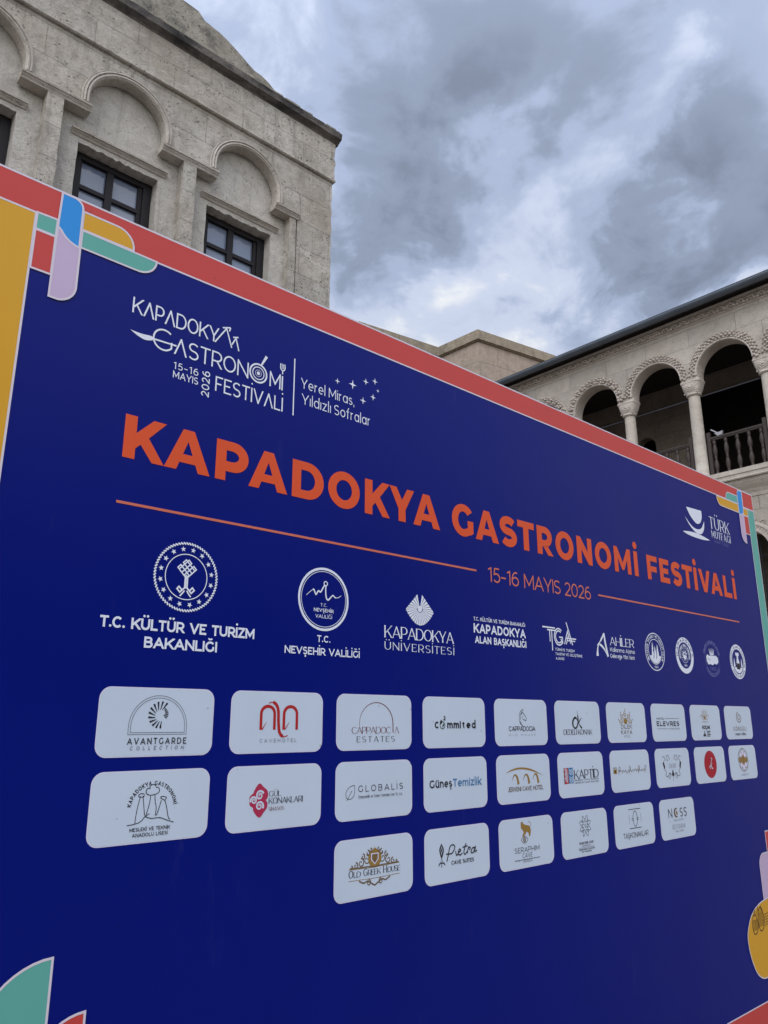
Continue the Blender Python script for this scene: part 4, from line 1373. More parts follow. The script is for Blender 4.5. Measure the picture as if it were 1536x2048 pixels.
deco('corner_ornament', [
    ('red', [(4.921, 2.947), (5.071, 2.947), (5.071, 3.055), (4.921, 3.055)], 2),
    ('yellow', [(4.914, 2.892), (4.978, 2.892), (4.978, 2.941), (4.914, 2.941)], 2),
    ('red', [(4.912, 2.770), (4.978, 2.770), (4.978, 2.890), (4.912, 2.890)], 2),
    ('teal', arc(4.723, 2.956, .046, .050, 180, 90, 8) + [(4.845, 3.007), (4.845, 2.954), (4.680, 2.954)], 2),
    ('yellow', [(4.547, 2.952), (4.843, 2.952), (4.843, 2.896)] + arc(4.600, 2.949, .052, .053, -90, -180, 8), 2),
    ('lilac', [(4.846, 2.884), (4.911, 2.900), (4.908, 2.706)] + arc(4.900, 2.766, .056, .060, -95, -180, 8), 3),
    ('azure', [(4.848, 2.884), (4.848, 3.020)] + arc(4.876, 3.022, .028, .028, 180, 90, 6) + [(4.916, 3.050), (4.913, 2.938)] + arc(4.870, 2.925, .042, .044, 0, -85, 7), 3)],
    'interlaced coloured bars in the top right corner')
deco('corner_ornament', [
    ('teal', [(.764, 1.074), (.764, .70), (.52, .70), (.60, .80)] + arc(.764, .905, .164, .169, 180, 90, 12)[:-1], 0),
    ('red', [(.852, .946), (.852, .60), (.72, .60), (.725, .80)] + arc(.852, .82, .127, .126, 170, 90, 10)[:-1], 2)],
    'teal and red quarter leaves in the bottom left corner')
yl = smooth([(4.97, .70), (4.72, .70), (4.594, .692), (4.47, .676), (4.37, .636), (4.308, .565), (4.303, .50), (4.325, .43), (4.37, .365), (4.44, .333), (4.53, .335), (4.70, .345), (4.97, .35)], 5)
deco('corner_ornament', [
    ('red', [(4.656, .86), (4.974, .86), (4.974, 1.02), (4.656, 1.02)], 0),
    ('lilac', arc(4.60, .855, .060, .058, 180, 90, 7) + [(4.974, .915), (4.974, .66), (4.540, .66)], 1),
    ('yellow', yl, 2)], 'coloured shapes with pale outlines in the bottom right corner')
P = Print(3)
P.mat('black')
for cx, cz, rx, rz in ((4.402, .588, .034, .040), (4.476, .604, .036, .050)):
    P.ribbon(smooth([(cx - rx * .5, cz + rz), (cx - rx, cz), (cx - rx * .6, cz - rz), (cx + rx * .5, cz - rz * .9), (cx + rx, cz), (cx + rx * .55, cz + rz)], 5), .005)
    P.ribbon(smooth([(cx - rx * .6, cz + rz * .9), (cx, cz + rz * 1.15), (cx + rx * .6, cz + rz * .9)], 4), .005)
    for k in range(7):
        a = k / 6 - .5
        P.ribbon([(cx + rx * 1.2 * a, cz + rz * .6), (cx + rx * 1.5 * a, cz - rz * .7)], .0025)
for k in range(9):
    a = 4.39 + k * .013
    P.ribbon([(a, .632), (a + .008 * math.sin(k * 2.1), .662 + .012 * math.sin(k * 1.7))], .003)
for k in range(5):
    P.ribbon(smooth([(4.515, .565 + k * .014), (4.545, .572 + k * .012), (4.575, .560 + k * .016)], 4), .003)
P.ribbon(smooth([(4.70, .80), (4.66, .82), (4.655, .86), (4.70, .88), (4.76, .86)], 5), .005)
P.build('line_drawing', board, 'small black sketch of two round pots on the yellow shape')

# ---- masthead mark
P = Print(0).mat('white')
text(P, 'KΛPΛDOKY', .803, 2.767, .051, .287, w=.098, gap=.08)
for a in ([(1.078, 2.767), (1.117, 2.828)], [(1.117, 2.828), (1.139, 2.767)], [(1.139, 2.778), (1.153, 2.806)], [(1.153, 2.806), (1.166, 2.764)], [(1.103, 2.826), (1.131, 2.836)], [(1.143, 2.806), (1.162, 2.812)], [(1.131, 2.836), (1.128, 2.822)]):
    P.ribbon(a, .0047)
P.ribbon(arc(.908, 2.713, .033, .033, 50, 322, 16) + [(.934, 2.712)], .0054)
P.poly(smooth([(.803, 2.710), (.835, 2.7085), (.868, 2.7115), (.878, 2.706)], 5) + smooth([(.872, 2.699), (.850, 2.693), (.825, 2.699), (.803, 2.710)], 5))
P.ribbon([(.870, 2.7055), (.950, 2.7075)], .0052)
text(P, 'ΛSTRON', .944, 2.680, .056, .262, w=.092, gap=.10)
ring(P, 1.2435, 2.711, .029, .035)
ring(P, 1.2435, 2.711, .020, .0235)
ring(P, 1.2435, 2.711, .011, .0125)
disc(P, 1.2435, 2.711, .0065)
P.ribbon([(1.254, 2.744), (1.273, 2.781)], [.006, .010])
text(P, 'M', 1.288, 2.680, .055, .044, w=.095)
P.ribbon([(1.3385, 2.679), (1.3385, 2.731)], .0054)
P.ribbon([(1.3385, 2.738), (1.3385, 2.752)], .004)
P.ribbon(smooth([(1.330, 2.776), (1.330, 2.758), (1.3385, 2.751), (1.347, 2.758), (1.347, 2.776)], 4), .004)
P.ribbon([(1.3357, 2.776), (1.3357, 2.757)], .0028)
P.ribbon([(1.3413, 2.776), (1.3413, 2.757)], .0028)
text(P, 'FESTİVΛLİ', 1.089, 2.603, .050, .255, w=.098, gap=.11)
text(P, '15-16', .945, 2.632, .023, .084, w=.12, gap=.22)
text(P, 'MAYIS', .946, 2.603, .023, .084, w=.12, gap=.14)
text(P, '2026', 0, 0, .027, .085, w=.13, gap=.18, fn=lambda a, b: (1.069 - b, 2.573 + a))
P.ribbon([(1.3865, 2.602), (1.3865, 2.812)], .0045)
P.build('festival_mark', board, 'thin white masthead with a knife, a pan and a fork among its letters')
for s_, x, z, h, wd in (('Yerel', 1.416, 2.713, .037, .105), ('Miras,', 1.537, 2.713, .037, .117), ('Yıldızlı', 1.421, 2.655, .038, .126), ('Sofralar', 1.562, 2.655, .038, .170)):
    P = Print(0).mat('white')
    text(P, s_, x, z, h, wd, w=.09, gap=.15)
    P.build('slogan_word', board)
for x, z, r in ((1.575, 2.787, .012), (1.646, 2.795, .019), (1.709, 2.826, .014), (1.754, 2.841, .014), (1.769, 2.807, .008), (1.745, 2.774, .014), (1.696, 2.746, .015)):
    P = Print(0).mat('white')
    star(P, x, z, r, 4, .26)
    P.build('star', board)

# ---- headline, rules and date
WORDS = ((('K', .814, .940), ('A', .940, 1.089), ('P', 1.107, 1.223), ('A', 1.226, 1.374), ('D', 1.392, 1.523), ('O', 1.542, 1.684), ('K', 1.708, 1.828), ('Y', 1.827, 1.953), ('A', 1.948, 2.092)),
         (('G', 2.161, 2.287), ('A', 2.300, 2.445), ('S', 2.454, 2.566), ('T', 2.572, 2.688), ('R', 2.708, 2.823), ('O', 2.843, 2.983), ('N', 3.010, 3.133), ('O', 3.158, 3.299), ('M', 3.326, 3.478), ('İ', 3.507, 3.548)),
         (('F', 3.637, 3.741), ('E', 3.765, 3.864), ('S', 3.888, 4.001), ('T', 4.009, 4.125), ('İ', 4.139, 4.181), ('V', 4.199, 4.338), ('A', 4.338, 4.481), ('L', 4.503, 4.605), ('İ', 4.623, 4.666)))
for word in WORDS:
    P = Print(0).mat('orange')
    for c, x0, x1 in word:
        bold_letter(P, c, x0, x1)
    P.build('headline_word', board)
for x0, x1, z in ((.810, 2.297, 2.189), (3.160, 4.657, 2.184)):
    P = Print(0).mat('rule')
    P.ribbon([(x0, z), (x1, z)], .0075)
    P.build('rule_line', board)
for s_, x, wd in (('15-16', 2.366, .200), ('MAYIS', 2.601, .260), ('2026', 2.893, .205)):
    P = Print(0).mat('rule')
    text(P, s_, x, 2.153, .062, wd, w=.105, gap=.08)
    P.build('date_word', board)

# ---- cup mark at the top right
P = Print(0).mat('white')
P.poly([(4.140, 2.803), (4.322, 2.811)] + smooth([(4.322, 2.811), (4.322, 2.775), (4.300, 2.738), (4.268, 2.722), (4.235, 2.724), (4.195, 2.745), (4.160, 2.775), (4.140, 2.803)], 4)[1:-1])
P.poly(smooth([(4.111, 2.745), (4.155, 2.712), (4.200, 2.692), (4.255, 2.687), (4.305, 2.705), (4.345, 2.752)], 4) + smooth([(4.345, 2.752), (4.335, 2.705), (4.300, 2.668), (4.245, 2.661), (4.190, 2.678), (4.145, 2.708), (4.111, 2.745)], 4)[1:-1])
P.poly(smooth([(4.068, 2.647), (4.130, 2.656), (4.220, 2.661), (4.310, 2.655), (4.396, 2.643)], 4) + smooth([(4.396, 2.643), (4.320, 2.634), (4.220, 2.632), (4.130, 2.636), (4.068, 2.647)], 4)[1:-1])
P.build('cup_emblem', board, 'white cup on a saucer in slender curves')
P = Print(0).mat('white')
text(P, 'TÜRK', 4.412, 2.722, .074, .262, w=.12, serif=True, gap=.16)
text(P, 'MUTFAĞI', 4.425, 2.667, .046, .250, w=.13, serif=True, gap=.20)
P.mat('mauve')
text(P, 'HAFTASI', 4.455, 2.638, .020, .185, w=.12, gap=.5)
P.build('cup_lettering', board)

# ---- ministry emblem and lettering
def emblem(name, draw, label=None):
    P = Print(0).mat('white')
    draw(P)
    P.build(name, board, label)

def d_ministry(P):
    cx, cz = 1.036, 2.006
    for k in range(72):
        a = 360 * k / 72
        p0 = (cx + .0945 * math.cos(R(a)), cz + .0945 * math.sin(R(a)))
        p1 = (cx + .1005 * math.cos(R(a + 4.2)), cz + .1005 * math.sin(R(a + 4.2)))
        P.ribbon([p0, p1], .0045)
    ring(P, cx, cz, .0645, .067)
    for k in range(16):
        a = 360 * k / 16 + 11
        star(P, cx + .081 * math.cos(R(a)), cz + .081 * math.sin(R(a)), .0085, 5, .42, a)
    u = .0088
    def dia(pts, w=.0044):
        s = math.sqrt(.5)
        P.ribbon([(cx + (a - b) * u * s + .0005, 2.026 + (a + b) * u * s) for a, b in pts], w)
    # interlaced knot: a lattice of looped bands standing on its point
    for o in (-2.0, .6):
        dia([(o, -2.0), (o, 2.7), (o + 1.4, 2.7), (o + 1.4, -2.0)], .0037)
        dia([(-2.0, o), (2.7, o), (2.7, o + 1.4), (-2.0, o + 1.4)], .0037)
    dia([(-2.0, -2.0), (-2.0, -.6)], .0037); dia([(-2.0, -2.0), (-.6, -2.0)], .0037)
    for sx in (-1, 1):
        P.ribbon([(cx + sx * .0035, 2.010), (cx + sx * .0035, 1.974), (cx + sx * .018, 1.960), (cx + sx * .027, 1.969), (cx + sx * .021, 1.976), (cx + sx * .013, 1.968)], .0045)
        P.ribbon([(cx + sx * .0035, 1.966), (cx + sx * .010, 1.957), (cx + sx * .017, 1.949)], .0042)
    P.ribbon([(cx, 2.012), (cx, 1.972)], .0022)
emblem('round_emblem', d_ministry, 'white emblem of a knotted tree in a ring of stars')
P = Print(0).mat('white')
text(P, 'T.C. KÜLTÜR VE TURİZM', .797, 1.845, .0305, .476, w=.20, gap=.07)
text(P, 'BAKANLIĞI', .924, 1.798, .0300, .224, w=.20, gap=.07)
P.build('ministry_lettering', board)

# ---- governor's emblem
def d_gov(P):
    cx, cz = 1.5345, 1.994
    ring(P, cx, cz, .0965, .1045)
    ring(P, cx, cz, .0905, .0925)
    P.ribbon(smooth([(1.462, 2.000), (1.474, 2.010), (1.490, 2.022), (1.496, 2.014), (1.501, 2.006), (1.507, 2.014), (1.512, 2.019), (1.520, 2.016), (1.529, 2.030), (1.536, 2.040)], 4), [.002] * 8 + [.005] * 29)
    ring(P, 1.5405, 2.046, .0052, .0088, 20)
    P.ribbon(smooth([(1.541, 2.037), (1.541, 2.015), (1.545, 1.997), (1.552, 1.993), (1.562, 2.002), (1.572, 2.010), (1.580, 2.004), (1.592, 2.004), (1.606, 2.012)], 4), [.005] * 16 + [.0042] * 10 + [.002] * 7)
    text(P, 'T.C.', 1.521, 1.969, .0105, .027, w=.17)
    text(P, 'NEVŞEHİR', 1.494, 1.951, .0115, .081, w=.18, gap=.15)
    text(P, 'VALİLİĞİ', 1.501, 1.931, .0115, .068, w=.18, gap=.15)
emblem('round_emblem', d_gov, 'white double ringed emblem with a zigzag hand drawn skyline')
P = Print(0).mat('white')
text(P, 'T.C.', 1.510, 1.853, .022, .054, w=.17)
text(P, 'NEVŞEHİR VALİLİĞİ', 1.385, 1.811, .0235, .305, w=.18, gap=.09)
P.build('governor_lettering', board)

# ---- university
def d_uni(P):
    c = (1.977, 2.004)
    rim = [(1.988, 2.058), (2.010, 2.036), (2.030, 2.016), (2.049, 1.997), (2.034, 1.976), (2.018, 1.961), (1.999, 1.948), (1.977, 1.943), (1.956, 1.948), (1.937, 1.961), (1.920, 1.978), (1.905, 1.997), (1.924, 2.016), (1.944, 2.036), (1.966, 2.058)]
    for i in range(len(rim) - 1):
        a, b = Vector(rim[i]), Vector(rim[i + 1])
        for t0, t1 in ((.04, .44), (.54, .94)):
            q0, q1 = a.lerp(b, t0), a.lerp(b, t1)
            cc = Vector(c)
            P.poly([tuple(cc.lerp(q0, .22)), tuple(q0), tuple(q1), tuple(cc.lerp(q1, .24))], False)
    P.bump()
    disc(P, c[0], c[1], .0115)
emblem('shell_emblem', d_uni, 'white diamond shaped emblem of radiating rays')
P = Print(0).mat('white')
text(P, 'KAPADOKYA', 1.802, 1.889, .042, .353, w=.135, serif=True, gap=.02)
text(P, 'ÜNİVERSİTESİ', 1.803, 1.847, .0275, .352, w=.135, serif=True, gap=.24)
P.build('university_lettering', board)

P = Print(0).mat('white')
text(P, 'T.C. KÜLTÜR VE TURİZM BAKANLIĞI', 2.271, 1.988, .0145, .322, w=.17, gap=.10)
text(P, 'KAPADOKYA', 2.270, 1.941, .036, .323, w=.20, gap=.14)
text(P, 'ALAN BAŞKANLIĞI', 2.276, 1.901, .028, .319, w=.20, gap=.10)
P.build('directorate_lettering', board)

def d_tga(P):
    for o in (0, -.0105):
        P.ribbon([(2.712 if o == 0 else 2.745, 2.000 + o), (2.802, 2.000 + o)], .006)
    P.ribbon([(2.762, 1.990), (2.762, 1.940)], .006)
    P.ribbon([(2.776, 1.990), (2.776, 1.902)], .006)
    for rr in (.036, .026):
        P.ribbon(arc(2.826, 1.964, rr * .9, rr, 48, 330, 14), .0058)
    P.ribbon([(2.828, 1.963), (2.853, 1.963), (2.853, 1.936)], .0058)
    P.ribbon([(2.838, 1.954), (2.845, 1.954), (2.845, 1.940)], .004)
    P.ribbon([(2.866, 1.935), (2.895, 1.998)], .0058)
    P.ribbon([(2.879, 1.935), (2.900, 1.982)], .0052)
    P.ribbon([(2.886, 2.033), (2.926, 1.934)], .0062)
    P.ribbon([(2.893, 1.990), (2.913, 1.940)], .0052)
    P.ribbon([(2.876, 1.962), (2.956, 1.962)], .0056)
    P.ribbon([(2.885, 1.952), (2.948, 1.952)], .0046)
    text(P, 'TÜRKİYE TURİZM', 2.795, 1.903, .0115, .142, w=.16)
    text(P, 'TANITIM VE GELİŞTİRME', 2.795, 1.884, .0115, .200, w=.16)
    text(P, 'AJANSI', 2.796, 1.865, .0115, .060, w=.16)
emblem('letter_mark', d_tga, 'white mark of three letters drawn in double lines')

def d_ahi(P):
    P.poly(smooth([(3.110, 1.898), (3.120, 1.935), (3.135, 1.950), (3.128, 1.930), (3.128, 1.899)], 3))
    P.ribbon(smooth([(3.122, 1.945), (3.150, 1.968), (3.172, 1.992), (3.184, 2.006)], 4), [.006] * 5 + [.010] * 8)
    P.ribbon([(3.182, 2.006), (3.190, 1.960), (3.206, 1.900)], .013)
    for k in range(4):
        P.ribbon(smooth([(3.128 + .012 * k, 1.955 - .004 * k), (3.158 + .01 * k, 1.950 - .010 * k), (3.186 + .006 * k, 1.928 - .010 * k)], 4), .0062)
    text(P, 'AHİLER', 3.229, 1.954, .040, .212, w=.14, serif=True, gap=.04)
    text(P, 'Kalkınma Ajansı', 3.227, 1.925, .019, .216, w=.15, gap=.10)
    text(P, 'Geleceğe Yön Verir', 3.225, 1.896, .019, .215, w=.15, gap=.08)
emblem('agency_mark', d_ahi, 'white letter mark with fanned strokes beside serif lettering')

def d_c1(P):
    cx, cz = 3.638, 1.948
    ring(P, cx, cz, .090, .0945)
    ring(P, cx, cz, .060, .0635)
    arc_text(P, 'NEVŞEHİR TİCARET VE SANAYİ ODASI', cx, cz, .0705, .0135, 215, -35, w=.2)
    P.poly(arc(cx, cz, .058, .058, 200, 340, 16))
    for dx, h in ((-.022, .045), (0, .028), (.024, .038)):
        P.poly(smooth([(cx + dx - .014, cz - .028), (cx + dx - .004, cz + h - .012), (cx + dx, cz + h), (cx + dx + .004, cz + h - .012), (cx + dx + .014, cz - .028)], 4))
    P.i = 9
    P.mat('navy')
    for dx in (-.022, .004, .026):
        P.ribbon(smooth([(cx + dx + .004, cz + .012), (cx + dx + .010, cz - .012), (cx + dx + .004, cz - .034)], 4), .005)
    P.mat('white')
    disc(P, cx - .066, cz - .037, .004, n=10); disc(P, cx + .066, cz - .037, .004, n=10)
    text(P, '1969', cx - .018, cz - .082, .012, .036, w=.2)
emblem('round_emblem', d_c1, 'ringed white emblem with three pointed rock towers')

def d_c2(P):
    cx, cz = 3.943, 1.947
    ring(P, cx, cz, .069, .0945)
    ring(P, cx, cz, .038, .040)
    P.i = 8
    P.mat('navy'); arc_text(P, 'KAPADOKYA', cx, cz, .0745, .015, 185, -5, w=.22)
    P.mat('white')
    P.i = 0
    arc_text(P, 'PROFESYONEL TURİST REHBERLERİ', cx, cz, .045, .013, 200, -20, w=.2)
    for k in range(9):
        a = 20 + k * 37
        P.ribbon(smooth([(cx + .03 * math.cos(R(a)), cz + .03 * math.sin(R(a))), (cx + .014 * math.cos(R(a + 50)), cz + .014 * math.sin(R(a + 50))), (cx + .020 * math.cos(R(a + 110)), cz + .02 * math.sin(R(a + 110)))], 4), .004)
    disc(P, cx, cz - .008, .012)
    text(P, '1986', cx - .015, cz - .058, .011, .032, w=.2)
emblem('round_emblem', d_c2, 'white emblem with a broad white rim and dark letters')

def d_c3(P):
    cx, cz = 4.253, 1.946
    P.mat('mauve')
    arc_text(P, 'TÜRKİYE AŞÇILAR VE ŞEFLER', cx, cz, .086, .014, 165, 15, w=.22)
    arc_text(P, 'FEDERASYONU', cx, cz, .100, .014, 215, 325, w=.22)
    ring(P, cx, cz, .0805, .083)
    text(P, 'TAFED', cx - .036, cz - .064, .018, .072, w=.14, serif=True)
    P.mat('white')
    P.poly([(cx - .068, cz + .010), (cx - .05, cz + .022), (cx - .035, cz + .014), (cx - .01, cz + .018), (cx + .02, cz + .016), (cx + .045, cz + .020), (cx + .068, cz + .008), (cx + .07, cz - .016), (cx + .05, cz - .030), (cx + .02, cz - .026), (cx, cz - .036), (cx - .03, cz - .030), (cx - .05, cz - .034), (cx - .066, cz - .018)])
    for k in range(5):
        a = -28 + 14 * k
        b = (cx + .034 * math.sin(R(a)), cz + .020)
        P.ribbon([b, (b[0] + .030 * math.sin(R(a)), b[1] + .038 * math.cos(R(a)))], [.009, .002])
    P.i = 9
    P.mat('navy')
    for k in range(6):
        star(P, cx - .046 + .018 * k, cz - .003 - .0025 * k, .0055)
emblem('round_emblem', d_c3, 'pale lettered circle round a white map under small flames')

def d_c4(P):
    cx, cz = 4.573, 1.946
    ring(P, cx, cz, .072, .099)
    P.i = 8
    P.mat('navy'); arc_text(P, 'KAPADOKYA AŞÇILAR VE PASTACILAR', cx, cz, .079, .013, 200, -20, w=.2)
    arc_text(P, 'DERNEĞİ NEVŞEHİR', cx, cz, .092, .013, 215, 325, w=.2)
    P.mat('white'); P.i = 0
    disc(P, cx, cz + .040, .014, .012); disc(P, cx - .013, cz + .043, .010); disc(P, cx + .013, cz + .043, .010)
    P.ribbon([(cx, cz + .036), (cx, cz + .016)], .020)
    P.poly([(cx - .024, cz - .020), (cx - .012, cz + .016), (cx + .012, cz + .016), (cx + .024, cz - .020)])
    for sx in (-1, 1):
        P.poly(smooth([(cx + sx * .058, cz - .030), (cx + sx * .046, cz + .020), (cx + sx * .036, cz - .030)], 4))
    P.poly(arc(cx, cz, .066, .066, 210, 330, 14))
    P.i = 9
    P.mat('black')
    P.poly(rrect(cx - .022, cz - .044, cx + .022, cz - .014, .006, 3))
    P.ribbon([(cx - .030, cz - .012), (cx + .030, cz - .012)], .005)
emblem('round_emblem', d_c4, 'white rimmed emblem of a cook in a tall hat over a pot')

# ------------------------------------------------------------------ sponsor cards
U0, DU, CW, CH = .8165, .38969, .3311, .1751
ROWZ = (1.6915, 1.4794, 1.2468)
def card(r, c, label, logo, letters):
    x0, zt = U0 + c * DU, ROWZ[r]
    P = Local(0, x0, zt)
    P.mat('cardrim').poly(rrect(-.0015, -CH - .0015, CW + .0015, .0015, .031))
    P.i = 5
    P.mat('card').poly(rrect(.001, -CH + .001, CW - .001, -.001, .030))
    cd = P.build('sponsor_card', board, label)
    for nm, fnc in (('logo', logo), ('lettering', letters)):
        if fnc is None:
            continue
        P = Local(1 if nm == 'logo' else 2, x0, zt).mat('black')
        fnc(P)
        P.build(nm, cd)

T = text
# row 1
def lg(P):
    P.mat('grey')
    P.ribbon([(.083, -.120)] + arc(.1665, -.100, .0835, .081, 180, 0, 24) + [(.2505, -.120)], .0016, closed=True)
    P.ribbon([(.089, -.115)] + arc(.1665, -.100, .0775, .075, 180, 0, 24) + [(.2445, -.115)], .0016, closed=True)
    P.mat('black')
    for k in range(11):
        a = 75 + k * 21
        c0 = (.171 + .015 * math.cos(R(a)), -.071 + .015 * math.sin(R(a)))
        L = .023 - .0004 * k
        w = .0056
        P.ribbon([c0, (c0[0] + L * math.cos(R(a - 22)), c0[1] + L * math.sin(R(a - 22)))], [.0012, w])
    for k in range(7):
        a = 285 + k * 20
        P.ribbon([(.178 + .006 * math.cos(R(a)), -.064 + .006 * math.sin(R(a))), (.178 + (.017 - .0005 * k) * math.cos(R(a + 25)), -.066 + .016 * math.sin(R(a + 25)))], [.001, .0032])
def lt(P):
    T(P, 'AVANTGARDE', .083, -.145, .0165, .169, w=.14, gap=.38)
    P.mat('grey'); T(P, 'COLLECTION', .091, -.159, .0095, .154, w=.15, gap=1.0, slant=.15)
card(0, 0, 'white card with a fan of black strokes under a thin arch', lg, lt)

def lg(P):
    P.mat('logored')
    for x in (.1265, .2085):
        P.ribbon([(x - .024, -.110), (x - .024, -.064)] + arc(x, -.064, .024, .022, 180, 0, 14) + [(x + .024, -.110)], .0095)
        P.ribbon([(x - .020, -.110), (x - .004, -.088)], [.004, .0012])
    P.ribbon(smooth([(.128, -.033), (.142, -.030), (.155, -.037), (.163, -.055), (.165, -.090), (.170, -.118), (.184, -.130), (.200, -.127)], 5), [.003] * 6 + [.010] * 24 + [.003] * 6)
def lt(P):
    P.mat('grey'); T(P, 'CAVEHOTEL', .100, -.146, .0105, .133, w=.11, gap=.55)
card(0, 1, 'white card with two red arches joined by a red curl', lg, lt)

def lg(P):
    P.mat('bordeaux')
    pts = [(.095, -.101)] + arc(.170, -.092, .0745, .068, 180, 0, 26) + [(.2455, -.122)]
    P.ribbon(pts, [.0012 + .0024 * i / 28 for i in range(len(pts))])
def lt(P):
    P.mat('bordeaux'); T(P, 'CAPPADOC', .062, -.124, .0215, .172, w=.10, gap=.0, serif=True)
    T(P, 'Λ', .252, -.124, .0215, .020, w=.10, serif=True)
    P.mat('black'); T(P, 'ESTATES', .084, -.151, .0185, .168, w=.12, gap=.34, serif=True)
card(0, 2, 'white card with a thin dark red semicircle over serif letters', lg, lt)

def lg(P):
    P.mat('green'); ring(P, .098, -.098, .0105, .014, 24)
    P.mat('black')
    P.poly(smooth([(.084, -.088), (.093, -.078), (.096, -.090), (.088, -.096)], 4))
    P.poly(smooth([(.096, -.106), (.100, -.096), (.108, -.092), (.104, -.102)], 4))
def lt(P):
    T(P, 'C', .058, -.109, .024, .021, w=.22)
    T(P, 'mmI', .122, -.109, .0255, .073, w=.22, gap=.16)
    T(P, 'ted', .203, -.109, .0255, .074, w=.22, gap=.24)
    T(P, '2', .103, -.081, .0155, .011, w=.22)
card(0, 3, 'white card with one black word and a small green ring', lg, lt)

def lg(P):
    for pts, w in (([(.178, -.036), (.163, -.043), (.152, -.060), (.152, -.085), (.160, -.096)], .0022), ([(.177, -.041), (.167, -.048), (.159, -.062), (.158, -.080)], .0022), ([(.163, -.058), (.172, -.050), (.182, -.056), (.196, -.072), (.190, -.082), (.182, -.077), (.174, -.078)], .0028), ([(.158, -.084), (.163, -.096), (.175, -.106)], .004), ([(.172, -.062), (.172, -.076)], .0016)):
        P.ribbon(smooth(pts, 4), w)
def lt(P):
    T(P, 'CAPPADOCIA', .083, -.121, .0185, .167, w=.13, gap=.06)
    P.mat('pale'); T(P, 'OLD HOUSE', .083, -.139, .0085, .167, w=.13, gap=.95)
card(0, 4, 'white card with a horse head drawn in thin black lines', lg, lt)

def lg(P):
    P.ribbon(smooth([(.161, -.038), (.164, -.055), (.165, -.080), (.158, -.100), (.143, -.112), (.128, -.104), (.125, -.086), (.138, -.070), (.152, -.070), (.163, -.082)], 5), [.002] * 6 + [.0075] * 20 + [.010] * 14 + [.006] * 6)
    P.ribbon([(.191, -.068), (.158, -.096)], [.003, .008])
    P.ribbon(smooth([(.168, -.090), (.178, -.102), (.191, -.112)], 4), [.004] * 4 + [.008] * 5)
def lt(P):
    T(P, 'DEDELI KONAK', .054, -.138, .0215, .210, w=.13, gap=.02, serif=True)
card(0, 5, 'white card with black looped initials above narrow serif words', lg, lt)

def lg(P):
    P.mat('gold')
    disc(P, .155, -.083, .016, .012, 20)
    for k in range(5):
        a = 170 - k * 40
        x, z = .155 + .040 * math.cos(R(a)), -.086 + .036 * math.sin(R(a))
        spiral(P, x, z, .0135, 1.3, .0042, a, 1 if k < 3 else -1, 20)
        P.mat('bronze')
        star(P, .155 + .060 * math.cos(R(a)), -.084 + .055 * math.sin(R(a)), .005, 4, .3)
        P.mat('gold')
    P.ribbon(arc(.155, -.092, .026, .024, 180, 0, 14), .003)
def lt(P):
    P.mat('bronze')
    T(P, 'DİLEK', .112, -.115, .0185, .092, w=.12, gap=.22)
    T(P, 'KAYA', .110, -.139, .0185, .093, w=.12, gap=.30)
    P.mat('pale'); T(P, 'HOTEL', .131, -.154, .010, .053, w=.13, gap=.4)
card(0, 6, 'white card with a golden crown of curls over narrow words', lg, lt)

def lg(P):
    P.mat('grey')
    P.ribbon([(.128, -.0685), (.266, -.0675)], .0022); P.ribbon([(.046, -.117), (.150, -.117)], .0022)
def lt(P):
    T(P, 'HOTEL', .046, -.073, .0085, .074, w=.2, gap=.3)
    T(P, 'ELEVRES', .045, -.104, .0225, .220, w=.19, gap=.22)
    P.mat('grey'); T(P, 'STONE HOUSE', .160, -.120, .0065, .105, w=.2, gap=.3)
card(0, 7, 'white card with heavy black letters between two thin lines', lg, lt)

def lg(P):
    P.mat('gold')
    for k in range(5):
        a = 90 + (k - 2) * 33
        tip = (.157 + .048 * math.cos(R(a)), -.071 + .050 * math.sin(R(a)))
        m = [(.157 + .028 * math.cos(R(a + s)), -.071 + .028 * math.sin(R(a + s))) for s in (20, -20)]
        P.ribbon(smooth([(.157, -.071), m[0], tip, m[1], (.157, -.071)], 4), .0022)
    P.mat('black')
    P.poly([(.118, -.157), (.126, -.146), (.132, -.148), (.140, -.126), (.147, -.146), (.155, -.157)])
    for k in range(4):
        P.ribbon([(.164, -.132 - .008 * k), (.205 - .01 * (k % 2), -.132 - .008 * k)], .004)
def lt(P):
    P.mat('gold'); T(P, 'GRAND', .125, -.087, .0075, .066, w=.14, gap=.4)
    P.mat('black'); T(P, 'KOÇAK', .117, -.120, .0175, .087, w=.22, gap=-.02)
card(0, 8, 'white card with a gold tulip outline above dense black letters', lg, lt)

def lg(P):
    P.mat('bronze')
    P.ribbon([(.175 + (.036 - .0009 * i) * math.cos(R(100 + i * 20)), -.061 + (.030 - .00075 * i) * math.sin(R(100 + i * 20))) for i in range(37)], [.0058 - .00008 * i for i in range(37)])
def lt(P):
    P.mat('bronze'); T(P, 'GÖRGÜLİ'.replace('İ', 'I'), .088, -.131, .0215, .166, w=.12, gap=.5)
    P.mat('black'); T(P, 'Lounge & Gallery', .104, -.155, .014, .135, w=.13, gap=.12)
card(0, 9, 'white card with a brown spiral above wide spaced letters', lg, lt)

